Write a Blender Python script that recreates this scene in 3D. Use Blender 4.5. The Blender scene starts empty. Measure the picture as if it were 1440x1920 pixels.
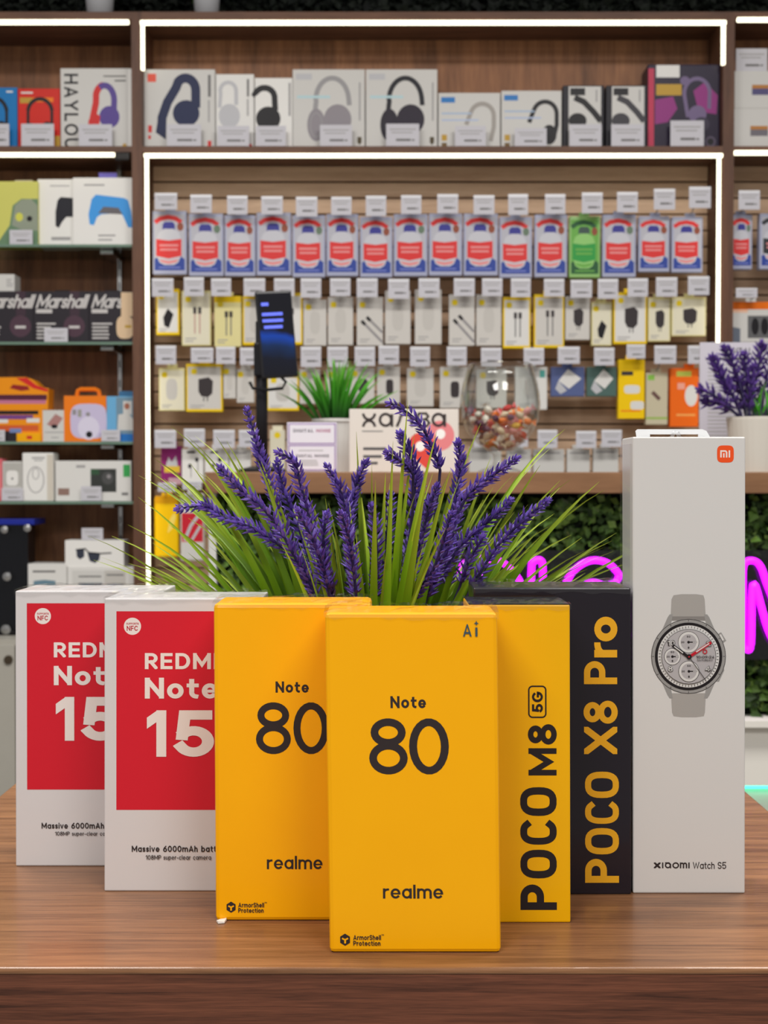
import bpy, bmesh, math, random
from mathutils import Vector, Matrix
random.seed(7)
S = bpy.context.scene
COL = S.collection

# ------------------------------------------------------------------ camera
F = 2500.0                      # focal length in pixels of the 1440x1920 frame
CZ = 1.14                       # eye height
TZ = 0.90                       # top of the display table
PITCH = math.atan(60.0 / F)
cam_d = bpy.data.cameras.new('camera')
cam = bpy.data.objects.new('camera', cam_d); COL.objects.link(cam)
cam.location = (0, 0, CZ)
cam.rotation_euler = (math.pi / 2 - PITCH, 0, 0)
cam_d.sensor_fit = 'VERTICAL'; cam_d.sensor_height = 24.0
cam_d.lens = 24.0 * F / 1920.0
cam_d.clip_start = 0.02
cam_d.dof.use_dof = True
cam_d.dof.focus_distance = 0.73
cam_d.dof.aperture_fstop = 14.0
S.camera = cam

# ------------------------------------------------------------------ light
S.view_settings.view_transform = 'Standard'
S.view_settings.look = 'None'
S.view_settings.exposure = 0.0
S.view_settings.gamma = 1.0
S.view_settings.use_curve_mapping = False
W = bpy.data.worlds.new('shop_air'); S.world = W; W.use_nodes = True
W.node_tree.nodes['Background'].inputs[0].default_value = (1.0, 0.97, 0.94, 1)
W.node_tree.nodes['Background'].inputs[1].default_value = 0.30

def area(name, loc, size, power, col=(1, 0.97, 0.93)):
    l = bpy.data.lights.new(name, 'AREA'); l.energy = power; l.color = col
    l.shape = 'RECTANGLE'; l.size, l.size_y = size
    o = bpy.data.objects.new(name, l); COL.objects.link(o); o.location = loc
    return o
# ceiling light panels of the shop, all facing straight down
area('ceiling_panel_light', (-0.9, -1.1, 2.95), (1.0, 1.0), 51)
area('ceiling_panel_light', (0.9, -1.1, 2.95), (1.0, 1.0), 43)
area('ceiling_panel_light', (-0.9, 1.5, 2.95), (1.0, 0.5), 40)
area('ceiling_panel_light', (0.9, 1.5, 2.95), (1.0, 0.5), 40)

# ------------------------------------------------------------------ projection helpers
cp, sp = math.cos(PITCH), math.sin(PITCH)
def P(x, y, D):
    dx, dy = (x - 720) / F, (960 - y) / F
    fy, fz = cp + sp * dy, -sp + cp * dy
    t = D / fy
    return Vector((dx * t, D, CZ + fz * t))
def ground(x, y, z):
    dx, dy = (x - 720) / F, (960 - y) / F
    fy, fz = cp + sp * dy, -sp + cp * dy
    t = (z - CZ) / fz
    return Vector((dx * t, fy * t, z))
def Z(y, D): return P(720, y, D).z
def X(x, D): return P(x, 960, D).x

# ------------------------------------------------------------------ materials
def lin(c):
    out = []
    for v in c[:3]:
        v = v / 255.0
        out.append(v / 12.92 if v <= 0.04045 else ((v + 0.055) / 1.055) ** 2.4)
    return (*out, 1.0)
MC = {}
def new_mat(name):
    m = bpy.data.materials.new(name); m.use_nodes = True
    nt = m.node_tree
    return m, nt, nt.nodes['Principled BSDF']
def pm(c, rough=0.5, coat=0.0, metal=0.0, var=0.0, bump=0.0, spec=0.2):
    """printed card / plastic / paint: one colour with a faint procedural mottling"""
    key = (tuple(c), rough, coat, metal, var, bump, spec)
    if key in MC: return MC[key]
    m, nt, b = new_mat('paint_%d_%d_%d' % tuple(int(v) for v in c[:3]))
    N, Lk = nt.nodes, nt.links
    base = lin(c)
    b.inputs['Base Color'].default_value = base
    b.inputs['Roughness'].default_value = rough
    b.inputs['Metallic'].default_value = metal
    b.inputs['Specular IOR Level'].default_value = spec
    b.inputs['Coat Weight'].default_value = coat
    b.inputs['Coat Roughness'].default_value = 0.12
    if var or bump:
        tc = N.new('ShaderNodeTexCoord'); nz = N.new('ShaderNodeTexNoise')
        nz.inputs['Scale'].default_value = 26; nz.inputs['Detail'].default_value = 3
        Lk.new(tc.outputs['Object'], nz.inputs['Vector'])
    if var:
        mx = N.new('ShaderNodeMix'); mx.data_type = 'RGBA'
        mx.inputs[6].default_value = tuple(v * (1 - var) for v in base[:3]) + (1,)
        mx.inputs[7].default_value = tuple(min(1, v * (1 + var)) for v in base[:3]) + (1,)
        Lk.new(nz.outputs['Fac'], mx.inputs[0]); Lk.new(mx.outputs[2], b.inputs['Base Color'])
    if bump:
        bp = N.new('ShaderNodeBump'); bp.inputs['Strength'].default_value = bump
        bp.inputs['Distance'].default_value = 0.002
        Lk.new(nz.outputs['Fac'], bp.inputs['Height'])
        Lk.new(bp.outputs['Normal'], b.inputs['Coat Normal'])
    MC[key] = m
    return m
def emit(c, strength, name='glow'):
    key = ('e', tuple(c), strength)
    if key in MC: return MC[key]
    m, nt, b = new_mat(name)
    b.inputs['Base Color'].default_value = lin(c)
    b.inputs['Emission Color'].default_value = lin(c)
    b.inputs['Emission Strength'].default_value = strength
    MC[key] = m
    return m
def wood(name, dark, light, axis='X', scale=1.0, rough=0.45, stretch=14.0, coat=0.0, knots=False):
    m, nt, b = new_mat(name)
    N, Lk = nt.nodes, nt.links
    tc = N.new('ShaderNodeTexCoord'); mp = N.new('ShaderNodeMapping')
    sc = {'X': (1, stretch, stretch), 'Y': (stretch, 1, stretch), 'Z': (stretch, stretch, 1)}[axis]
    mp.inputs['Scale'].default_value = tuple(v * scale for v in sc)
    Lk.new(tc.outputs['Object'], mp.inputs['Vector'])
    n1 = N.new('ShaderNodeTexNoise'); n1.inputs['Scale'].default_value = 3.0
    n1.inputs['Detail'].default_value = 6; n1.inputs['Roughness'].default_value = 0.62
    n1.inputs['Distortion'].default_value = 0.4
    n2 = N.new('ShaderNodeTexNoise'); n2.inputs['Scale'].default_value = 22.0
    n2.inputs['Detail'].default_value = 3
    Lk.new(mp.outputs[0], n1.inputs['Vector']); Lk.new(mp.outputs[0], n2.inputs['Vector'])
    add = N.new('ShaderNodeMath'); add.operation = 'MULTIPLY_ADD'
    add.inputs[1].default_value = 0.35
    Lk.new(n2.outputs['Fac'], add.inputs[0]); Lk.new(n1.outputs['Fac'], add.inputs[2])
    rp = N.new('ShaderNodeValToRGB')
    rp.color_ramp.elements[0].position = 0.42; rp.color_ramp.elements[0].color = lin(dark)
    rp.color_ramp.elements[1].position = 0.86; rp.color_ramp.elements[1].color = lin(light)
    Lk.new(add.outputs[0], rp.inputs[0])
    Lk.new(rp.outputs[0], b.inputs['Base Color'])
    b.inputs['Roughness'].default_value = rough
    b.inputs['Specular IOR Level'].default_value = 0.35
    b.inputs['Coat Weight'].default_value = coat
    bp = N.new('ShaderNodeBump'); bp.inputs['Strength'].default_value = 0.12
    bp.inputs['Distance'].default_value = 0.001
    Lk.new(add.outputs[0], bp.inputs['Height']); Lk.new(bp.outputs[0], b.inputs['Normal'])
    return m
def clear_mat(name, tint=(1, 1, 1), gloss=0.10, rough=0.05, edge=0.5):
    m = bpy.data.materials.new(name); m.use_nodes = True
    nt = m.node_tree; N, Lk = nt.nodes, nt.links
    for n in list(N): N.remove(n)
    out = N.new('ShaderNodeOutputMaterial'); mix = N.new('ShaderNodeMixShader')
    tr = N.new('ShaderNodeBsdfTransparent'); tr.inputs[0].default_value = (*tint, 1)
    gl = N.new('ShaderNodeBsdfGlossy'); gl.inputs['Roughness'].default_value = rough
    lw = N.new('ShaderNodeLayerWeight'); lw.inputs[0].default_value = 0.25
    mr = N.new('ShaderNodeMapRange'); mr.inputs[3].default_value = gloss; mr.inputs[4].default_value = edge
    Lk.new(lw.outputs['Facing'], mr.inputs[0]); Lk.new(mr.outputs[0], mix.inputs[0])
    Lk.new(tr.outputs[0], mix.inputs[1]); Lk.new(gl.outputs[0], mix.inputs[2])
    Lk.new(mix.outputs[0], out.inputs[0])
    return m
def island_mat(name, cols, rough=0.5, trans=0.0, attr=None):
    """leaf / petal colours picked at random per island"""
    m, nt, b = new_mat(name)
    N, Lk = nt.nodes, nt.links
    g = N.new('ShaderNodeNewGeometry'); rp = N.new('ShaderNodeValToRGB')
    el = rp.color_ramp.elements
    while len(el) < len(cols): el.new(0.5)
    for i, c in enumerate(cols):
        el[i].position = i / max(1, len(cols) - 1); el[i].color = lin(c)
    Lk.new(g.outputs['Random Per Island'], rp.inputs[0])
    Lk.new(rp.outputs[0], b.inputs['Base Color'])
    b.inputs['Roughness'].default_value = rough
    b.inputs['Specular IOR Level'].default_value = 0.3
    return m

# ------------------------------------------------------------------ object helpers
def mesh_obj(name, verts, faces, mats, parent=None, mi=None, smooth=False, origin=None):
    o0 = Vector(origin) if origin is not None else (parent['_o'] if False else Vector((0, 0, 0)))
    me = bpy.data.meshes.new(name)
    me.from_pydata([tuple(Vector(v) - o0) for v in verts], [], faces)
    if not isinstance(mats, (list, tuple)): mats = [mats]
    for m in mats: me.materials.append(m)
    if mi: me.polygons.foreach_set('material_index', mi)
    if smooth: me.polygons.foreach_set('use_smooth', [True] * len(me.polygons))
    me.update()
    o = bpy.data.objects.new(name, me); COL.objects.link(o)
    if parent is not None: o.parent = parent
    else: o.location = o0
    return o
ORG = {}
def wpos(o):
    return ORG.get(o.name, Vector((0, 0, 0)))
def thing(name, label, cat, loc, group=None):
    o = bpy.data.objects.new(name, None); COL.objects.link(o)
    o.location = loc; o.empty_display_size = 0.02
    o['label'] = label; o['category'] = cat
    if group: o['group'] = group
    ORG[o.name] = Vector(loc)
    return o
def part(name, geo, mats, parent, mi=None, smooth=False):
    """geo = (verts, faces) in world coordinates; the mesh is stored about its thing's base"""
    return mesh_obj(name, geo[0], geo[1], mats, parent, mi, smooth, origin=wpos(parent))
def sub(name, geo, mats, parent, top, mi=None, smooth=False):
    return mesh_obj(name, geo[0], geo[1], mats, parent, mi, smooth, origin=wpos(top))
def tag(o, label, cat, group=None, kind=None):
    if label: o['label'] = label
    if cat: o['category'] = cat
    if group: o['group'] = group
    if kind: o['kind'] = kind
    return o

def join(*gs):
    V, Fc = [], []
    for v, f in gs:
        k = len(V); V += list(v); Fc += [tuple(i + k for i in q) for q in f]
    return V, Fc
def box(x0, x1, y0, y1, z0, z1, bev=0.0):
    if bev <= 0:
        v = [(x, y, z) for z in (z0, z1) for y in (y0, y1) for x in (x0, x1)]
        f = [(0, 2, 3, 1), (4, 5, 7, 6), (0, 1, 5, 4), (2, 6, 7, 3), (0, 4, 6, 2), (1, 3, 7, 5)]
        return [Vector(p) for p in v], f
    bm = bmesh.new(); bmesh.ops.create_cube(bm, size=1)
    for q in bm.verts:
        q.co = Vector(((x0 + x1) / 2 + q.co.x * (x1 - x0), (y0 + y1) / 2 + q.co.y * (y1 - y0), (z0 + z1) / 2 + q.co.z * (z1 - z0)))
    bmesh.ops.bevel(bm, geom=bm.edges[:] + bm.verts[:], offset=bev, segments=2, affect='EDGES', profile=0.5)
    bm.verts.index_update()
    g = ([q.co.copy() for q in bm.verts], [tuple(q.index for q in f.verts) for f in bm.faces])
    bm.free()
    return g
def xform(geo, fr):
    return [fr(v) for v in geo[0]], geo[1]
def tube(pts, r, n=8, closed=False, r1=None):
    pts = [Vector(p) for p in pts]; m = len(pts); V, Fc = [], []
    up = Vector((0.13, 0.31, 0.94))
    for i, p in enumerate(pts):
        a = pts[(i - 1) % m] if (closed or i > 0) else p
        b = pts[(i + 1) % m] if (closed or i < m - 1) else p
        t = (b - a).normalized()
        s = t.cross(up)
        if s.length < 1e-4: s = t.cross(Vector((1, 0, 0)))
        s.normalize(); q = s.cross(t).normalized()
        rr = r if r1 is None else r + (r1 - r) * i / max(1, m - 1)
        for k in range(n):
            an = 2 * math.pi * k / n
            V.append(p + s * (rr * math.cos(an)) + q * (rr * math.sin(an)))
    for i in range(m if closed else m - 1):
        j = (i + 1) % m
        for k in range(n):
            l = (k + 1) % n
            Fc.append((i * n + k, i * n + l, j * n + l, j * n + k))
    if not closed:
        Fc.append(tuple(range(n - 1, -1, -1))); Fc.append(tuple(range((m - 1) * n, m * n)))
    return V, Fc
def lathe(prof, cx, cy, n=32, caps=True):
    V, Fc = [], []
    for r, z in prof:
        for k in range(n):
            a = 2 * math.pi * k / n
            V.append(Vector((cx + r * math.cos(a), cy + r * math.sin(a), z)))
    for i in range(len(prof) - 1):
        for k in range(n):
            l = (k + 1) % n
            Fc.append((i * n + k, i * n + l, (i + 1) * n + l, (i + 1) * n + k))
    if caps:
        if prof[0][0] > 1e-5: Fc.append(tuple(range(n - 1, -1, -1)))
        if prof[-1][0] > 1e-5: Fc.append(tuple(range((len(prof) - 1) * n, len(prof) * n)))
    return V, Fc
def bez(p0, p1, p2, n):
    return [p0 * (1 - t) ** 2 + p1 * (2 * t * (1 - t)) + p2 * t * t for t in [i / (n - 1) for i in range(n)]]
def spline(pts, n):
    """Catmull-Rom through points (Vectors)"""
    out = []; m = len(pts)
    for i in range(m - 1):
        a = pts[max(0, i - 1)]; b = pts[i]; c = pts[i + 1]; d = pts[min(m - 1, i + 2)]
        for k in range(n):
            t = k / n
            out.append(0.5 * ((2 * b) + (c - a) * t + (2 * a - 5 * b + 4 * c - d) * t * t + (3 * b - a - 3 * c + d) * t ** 3))
    out.append(pts[-1])
    return out

# ------------------------------------------------------------------ flat print: 2D shapes -> faces on a box front
def ribbon2(pts, w, closed=False, ext=0.0, yclamp=None):
    pts = [Vector((p[0], p[1])) for p in pts]
    m = len(pts)
    if not closed and ext:
        pts[0] = pts[0] + (pts[0] - pts[1]).normalized() * ext
        pts[-1] = pts[-1] + (pts[-1] - pts[-2]).normalized() * ext
    V, Fc = [], []
    for i in range(m):
        a = pts[(i - 1) % m] if (closed or i > 0) else None
        b = pts[(i + 1) % m] if (closed or i < m - 1) else None
        d1 = (pts[i] - a).normalized() if a is not None else None
        d2 = (b - pts[i]).normalized() if b is not None else None
        if d1 is None: d1 = d2
        if d2 is None: d2 = d1
        n1 = Vector((-d1.y, d1.x)); n2 = Vector((-d2.y, d2.x))
        k = 1 + n1.dot(n2)
        mv = (n1 + n2) / max(k, 0.28)
        V += [pts[i] + mv * (w / 2), pts[i] - mv * (w / 2)]
    if yclamp:
        for v in V: v.y = min(max(v.y, yclamp[0]), yclamp[1])
    for i in range(m if closed else m - 1):
        j = (i + 1) % m
        Fc.append((2 * i, 2 * i + 1, 2 * j + 1, 2 * j))
    return V, Fc
def earc(cx, cy, rx, ry, a0, a1, n=20, p=2.0):
    out = []
    for i in range(n + 1):
        a = math.radians(a0 + (a1 - a0) * i / n)
        c, s = math.cos(a), math.sin(a)
        out.append((cx + rx * math.copysign(abs(c) ** (2 / p), c), cy + ry * math.copysign(abs(s) ** (2 / p), s)))
    return out
XH = 0.73
def glyph(ch, w, sq=2.0):
    """skeleton strokes of one letter, cap height 1 -> (width, [(points, closed)])"""
    h = w / 2
    def mk(Wd, H):
        return (lambda u, v: (h + u * (Wd - w), h + v * (H - w)))
    def ell(Wd, H, a0, a1, y0=0.0, n=26, x0=0.0):
        return earc(x0 + Wd / 2, y0 + H / 2, Wd / 2 - h, H / 2 - h, a0, a1, n, sq)
    C = {}
    if ch == ' ': return 0.34, []
    if ch in 'AHIKLMNTVWXYEF':
        Wd = {'A': .8, 'H': .74, 'I': w, 'K': .72, 'L': .58, 'M': .92, 'N': .76, 'T': .68, 'V': .78, 'W': 1.1, 'X': .76, 'Y': .74, 'E': .62, 'F': .6}[ch]
        q = mk(Wd, 1)
        st = {'A': [[(.04, 0), (.5, 1.04), (.96, 0)], [(.26, .26), (.74, .26)]],
              'H': [[(0, 0), (0, 1)], [(1, 0), (1, 1)], [(0, .5), (1, .5)]],
              'I': [[(.5, 0), (.5, 1)]],
              'K': [[(0, 0), (0, 1)], [(1, 1), (.05, .42)], [(.3, .55), (1, 0)]],
              'L': [[(0, 1), (0, 0), (1, 0)]],
              'M': [[(0, 0), (0, 1)], [(1, 0), (1, 1)], [(0, 1), (.5, .22), (1, 1)]],
              'N': [[(0, 0), (0, 1)], [(1, 0), (1, 1)], [(0, 1), (1, 0)]],
              'T': [[(0, 1), (1, 1)], [(.5, 1), (.5, 0)]],
              'V': [[(0, 1), (.5, -.05), (1, 1)]],
              'W': [[(0, 1), (.25, 0), (.5, .9), (.75, 0), (1, 1)]],
              'X': [[(0, 0), (1, 1)], [(0, 1), (1, 0)]],
              'Y': [[(0, 1), (.5, .45), (1, 1)], [(.5, .45), (.5, 0)]],
              'E': [[(1, 1), (0, 1), (0, 0), (1, 0)], [(0, .5), (.92, .5)]],
              'F': [[(1, 1), (0, 1), (0, 0)], [(0, .48), (.9, .48)]]}[ch]
        return Wd, [([q(*p) for p in s], False) for s in st]
    if ch == 'O' or ch == 'Q': return .86 if sq == 2 else .74, [(ell(.86 if sq == 2 else .74, 1, 0, 360)[:-1], True)]
    if ch == '0': return .68, [(ell(.68, 1, 0, 360)[:-1], True)]
    if ch == 'C':
        Wd = .82 if sq == 2 else .72
        return Wd, [(ell(Wd, 1, 45, 315), False)]
    if ch == 'G':
        e = ell(.84, 1, 45, 350); return .84, [(e + [(.84 - h, .46), (.48, .46)], False)]
    if ch == 'D':
        q = mk(.76, 1); r = .76 - w
        a = earc(h + r * .42, .5, r * .58, .5 - h, 90, -90, 18)
        return .76, [([q(0, 0), q(0, 1)] + a, True)]
    if ch in 'PR':
        Wd = .66; r = Wd - w
        a = earc(h + r * .52, 1 - h - (1 - w) * .28, r * .48, (1 - w) * .28, 90, -90, 14)
        s = [([(h, 0 + h), (h, 1 - h)], False), ([(w, 1 - h)] + a + [(w, 1 - h - (1 - w) * .56)], False)]
        if ch == 'R': s.append(([(h + r * .45, 1 - h - (1 - w) * .56), (h + r, h)], False))
        return Wd, s
    if ch == 'B':
        Wd = .66; r = Wd - w
        a = earc(h + r * .5, .75 - h / 2, r * .45, .25 - h / 2, 90, -90, 12)
        b = earc(h + r * .5, .25 + h / 2, r * .5, .25 - h / 2, 90, -90, 12)
        return Wd, [([(h, h), (h, 1 - h)] + a + b, True)]
    if ch == 'U':
        Wd = .74; return Wd, [([(h, 1 - h), (h, Wd / 2)] + earc(Wd / 2, Wd / 2, Wd / 2 - h, Wd / 2 - h, 180, 360, 16) + [(Wd - h, 1 - h)], False)]
    if ch in 'Ss':
        H = 1 if ch == 'S' else XH; Wd = .64 if ch == 'S' else .46
        ry = (H - w) / 4; rx = Wd / 2 - h
        a = earc(Wd / 2, H - h - ry, rx, ry, 25, 270, 16) + earc(Wd / 2, h + ry, rx, ry, 90, -155, 16)[1:]
        return Wd, [(a, False)]
    if ch == '1':
        return .42, [([(h * .5, .76), (.42 - h, .94)], False, .92), ([(.42 - h, h), (.42 - h, 1 - h)], False)]
    if ch == '5':
        Wd = .68; ry = (.66 - w) / 2
        a = earc(Wd / 2, ry + h, Wd / 2 - h, ry, 132, -150, 24)
        return Wd, [([(Wd - h * 1.3, 1 - h), (h * 1.9, 1 - h), (h * 1.5, .46)], False), (a, False)]
    if ch == '6':
        Wd = .66
        return Wd, [(earc(Wd / 2, .32, Wd / 2 - h, .32 - h, 0, 360, 22)[:-1], True), ([(h, .34), (h + .08, .58), (.46, 1 - h)], False)]
    if ch == '9':
        Wd = .66
        return Wd, [(earc(Wd / 2, .68, Wd / 2 - h, .32 - h, 0, 360, 22)[:-1], True), ([(Wd - h, .66), (Wd - h - .08, .42), (.2, h)], False)]
    if ch == '8':
        Wd = .68; yb = .29
        return Wd, [(earc(Wd / 2, yb, Wd / 2 - h, yb - h, 0, 360, 26)[:-1], True),
                    (earc(Wd / 2, .565 + (1 - .565) / 2 - h * .5, Wd / 2 - h * 1.45, (1 - .565) / 2 - h * .5, 0, 360, 26)[:-1], True)]
    if ch == '2':
        Wd = .62; r = Wd / 2 - h
        return Wd, [(earc(Wd / 2, 1 - h - r, r, r, 165, -35, 14) + [(h, h), (Wd - h, h)], False)]
    if ch == '3':
        Wd = .62; r = Wd / 2 - h
        return Wd, [(earc(Wd / 2, .74, r * .9, .26 - h, 150, -90, 12), False), (earc(Wd / 2, .27, r, .27 - h, 90, -150, 14), False)]
    if ch == '4':
        Wd = .7; return Wd, [([(Wd * .62, h), (Wd * .62, 1 - h), (h, .3), (Wd - h, .3)], False)]
    if ch == ':': return .24, [([(.12, .2), (.12, .3)], False), ([(.12, .55), (.12, .65)], False)]
    if ch == '-': return .4, [([(h, .36), (.4 - h, .36)], False)]
    if ch == '.': return .2, [([(.1, h), (.1, h + .01)], False)]
    # lower case
    x = XH
    if ch in 'bdpqa' :
        Wd = .64; s = [(ell(Wd, x, 0, 360)[:-1], True)]
        if ch == 'b': s.append(([(h, h), (h, 1 - h)], False))
        if ch == 'd': s.append(([(Wd - h, h), (Wd - h, 1 - h)], False))
        if ch == 'a': s.append(([(Wd - h, h), (Wd - h, x - h)], False))
        if ch == 'p': s.append(([(h, -.25 + h), (h, x - h)], False))
        return Wd, s
    if ch == 'c': return .58, [(ell(.64, x, 48, 312), False)]
    if ch == 'e':
        Wd = .64
        return Wd, [(ell(Wd, x, 0, 312), False), ([(w * .9, x / 2 - h * .1), (Wd - h, x / 2 - h * .1)], False, .72)]
    if ch == 'o': return .66, [(ell(.66, x, 0, 360)[:-1], True)]
    if ch in 'hn':
        Wd = .56; r = Wd / 2 - h
        top = (1 if ch == 'h' else x)
        return Wd, [([(h, h), (h, top - h)], False), ([(h, x - h - r)] + earc(Wd / 2, x - h - r, r, r, 180, 0, 12) + [(Wd - h, h)], False)]
    if ch == 'm':
        Wd = .96; r = (Wd - w) / 4
        return Wd, [([(h, h), (h, x - h)], False), ([(h, x - h - r)] + earc(h + r, x - h - r, r, r, 180, 0, 10) + [(h + 2 * r, h)], False),
                    ([(h + 2 * r, x - h - r)] + earc(h + 3 * r, x - h - r, r, r, 180, 0, 10) + [(Wd - h, h)], False)]
    if ch == 'u':
        Wd = .56; r = Wd / 2 - h
        return Wd, [([(h, x - h), (h, h + r)] + earc(Wd / 2, h + r, r, r, 180, 360, 12) + [(Wd - h, x - h)], False)]
    if ch == 'r':
        r = .24
        return .4, [([(h, h), (h, x - h)], False), (earc(h + .27, x - h - .2, .27, .2, 175, 95, 8), False)]
    if ch == 'l': return w, [([(h, h), (h, 1 - h)], False)]
    if ch == 'i': return w, [([(h, h), (h, x - h)], False), ([(h, 1 - h * 1.2), (h, 1 - h * 1.1)], False)]
    if ch == 't':
        sx = .1 + h; r = max(.17, w * .95); Wd = sx + r + h * .9
        return Wd, [([(sx, .94 - h), (sx, h + r)] + earc(sx + r, h + r, r, r, 180, 262, 10), False), ([(h, x - h), (Wd - h, x - h)], False, .9)]
    if ch == 'v': 
        return .58, [([(h, x - h), (.29, h * .5), (.58 - h, x - h)], False)]
    if ch == 'y':
        return .58, [([(h, x - h), (.29, h * .7)], False), ([(.58 - h, x - h), (.2, -.22)], False)]
    if ch == 'w': return .84, [([(h, x - h), (.22, h), (.42, x - h), (.62, h), (.84 - h, x - h)], False)]
    if ch == 'x': return .58, [([(h, h), (.58 - h, x - h)], False), ([(h, x - h), (.58 - h, h)], False)]
    if ch == 'k': return .56, [([(h, h), (h, 1 - h)], False), ([(.56 - h, x - h), (h, .28)], False), ([(.26, .42), (.56 - h, h)], False)]
    return .5, [([(h, h), (h, x), (.5 - h, x), (.5 - h, h)], True)]
def clip_quads(V, Fc, x0, x1, y0, y1):
    """cut every quad of a stroke to the letter's box, so terminals end flat"""
    oV, oF = [], []
    for q in Fc:
        poly = [Vector((V[i].x, V[i].y)) for i in q]
        for ax, lim, sg in ((0, x0, 1), (0, x1, -1), (1, y0, 1), (1, y1, -1)):
            out = []
            for i, p in enumerate(poly):
                n = poly[(i + 1) % len(poly)]
                dp, dn = sg * (p[ax] - lim), sg * (n[ax] - lim)
                if dp >= 0: out.append(p)
                if (dp > 0 and dn < 0) or (dp < 0 and dn > 0): out.append(p.lerp(n, dp / (dp - dn)))
            poly = out
            if len(poly) < 3: break
        if len(poly) >= 3:
            k = len(oV); oV += poly; oF.append(tuple(range(k, k + len(poly))))
    return oV, oF
TEXT_RUNS = []          # (vertex count, faces) of each stroke of the last text, so strokes can sit on hair-thin layers
def text2(s, wt=0.16, track=0.12, sq=2.0, shear=0.0):
    """-> (width, verts2, faces) with cap height 1"""
    V, Fc, cur = [], [], 0.0
    TEXT_RUNS.clear()
    for ch in s:
        Wd, st = glyph(ch, wt, sq)
        ylim = (-0.3, 1.0) if ch in 'py' else (0.0, 1.0)
        if ch in 'acemnorsuvwxz': ylim = (0.0, XH)
        for stroke in st:
            pts, cl = stroke[0], stroke[1]
            wk = wt * (stroke[2] if len(stroke) > 2 else 1.0)
            ex = 0 if cl else (wt if ch in 'AKMNVWXYvwxyk17' else wt / 2)
            v, f = ribbon2(pts, wk, cl, ex)
            v, f = clip_quads(v, f, -0.001, Wd + 0.001, *ylim)
            if not f: continue
            V += [Vector((p.x + cur + shear * p.y, p.y)) for p in v]; TEXT_RUNS.append((len(v), f))
        cur += Wd + track
    return cur - track, V, Fc

class Face:
    """collects flat print in photo-pixel units of one box front"""
    def __init__(self, rect, to3d, step=0.00001, base=0.00006):
        self.r = rect; self.m = to3d; self.step = step; self.c = base
        self.V = []; self.F = []; self.mats = []; self.mi = []
    def _add(self, v2, f, mat, layer=True):
        if layer: self.c += self.step
        k = len(self.V)
        self.V += [self.m(p[0], p[1], self.c) for p in v2]
        for q in f:
            a, b, c = (self.V[k + q[0]], self.V[k + q[1]], self.V[k + q[2]])
            self.F.append(tuple(i + k for i in q))
        if mat not in self.mats: self.mats.append(mat)
        self.mi += [self.mats.index(mat)] * len(f)
    def rect(self, x0, y0, x1, y1, mat):
        self._add([(x0, y0), (x1, y0), (x1, y1), (x0, y1)], [(0, 1, 2, 3)], mat)
    def poly(self, pts, mat):
        self._add(pts, [tuple(range(len(pts)))], mat)
    def ell(self, cx, cy, rx, ry, mat, a0=0, a1=360, n=24, p=2.0):
        self.poly(earc(cx, cy, rx, ry, a0, a1, n, p)[:-1 if a1 - a0 == 360 else None], mat)
    def line(self, pts, w, mat, closed=False):
        v, f = ribbon2(pts, w, closed); self._add(v, f, mat)
    def ring(self, cx, cy, rx, ry, w, mat, p=2.0):
        self.line(earc(cx, cy, rx, ry, 0, 360, 32, p)[:-1], w, mat, True)
    def text(self, s, x0, x1, yb, yt, mat, wt=0.16, track=0.12, sq=2.0, shear=0.0, rot=0):
        """rot 0: from x0 to x1 on baseline yb, cap top yt.
           rot 90 (reads upward): baseline at x1, cap top at x0, from yb up to yt.
           rot -90 (reads downward): baseline at x0, cap top at x1, from yt down to yb."""
        Wd, V, Fc = text2(s, wt, track, sq, shear)
        if rot == 0:
            kx = (x1 - x0) / Wd; ky = (yb - yt)
            v = [(x0 + p.x * kx, yb - p.y * ky) for p in V]
        elif rot == 90:
            kx = (yb - yt) / Wd; ky = (x1 - x0)
            v = [(x1 - p.y * ky, yb - p.x * kx) for p in V]
        else:
            kx = (yb - yt) / Wd; ky = (x1 - x0)
            v = [(x0 + p.y * ky, yt + p.x * kx) for p in V]
        k0 = 0
        for n_v, n_f in TEXT_RUNS:
            self._add(v[k0:k0 + n_v], n_f, mat); k0 += n_v; self.c -= self.step * 0.5
        self.c += self.step
    def build(self, name, parent, top=None, label=None):
        if not self.V: return None
        o = sub(name, (self.V, self.F), self.mats, parent, top or parent, self.mi)
        if label: o['label'] = label
        return o
    def fresh(self):
        self.V, self.F, self.mats, self.mi = [], [], [], []

def carton_frame(rect, D, base_z=None, shear=0.0, yaw=0.0):
    x0, y0, x1, y1 = rect
    bl = P(x0, y1, D); tr = P(x1, y0, D)
    w = tr.x - bl.x; z0 = bl.z if base_z is None else base_z
    hgt = tr.z - z0
    ca, sa = math.cos(yaw), math.sin(yaw)
    o = Vector((bl.x, D, z0))
    def loc(a, b, c):      # a right, b up, c out of the face towards the viewer
        a2 = a + shear * b / hgt
        return o + Vector((a2 * ca + c * sa, a2 * sa - c * ca, b))
    def px(x, y, c):
        return loc((x - x0) / (x1 - x0) * w, (y1 - y) / (y1 - y0) * hgt, c)
    return w, hgt, o, loc, px
def carton(name, label, cat, rect, D, depth, mat, base_z=None, group=None, bev=0.0012, shear=0.0, yaw=0.0, body='carton'):
    w, hgt, o, loc, px = carton_frame(rect, D, base_z, shear, yaw)
    base = loc(w / 2, 0, -depth / 2)
    t = thing(name, label, cat, base, group)
    g = xform(box(0, w, -depth, 0, 0, hgt, bev), lambda v: loc(v.x, v.z, v.y))
    part(body, g, mat, t)
    f = Face(rect, px)
    return t, f, (w, hgt, loc)

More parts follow.
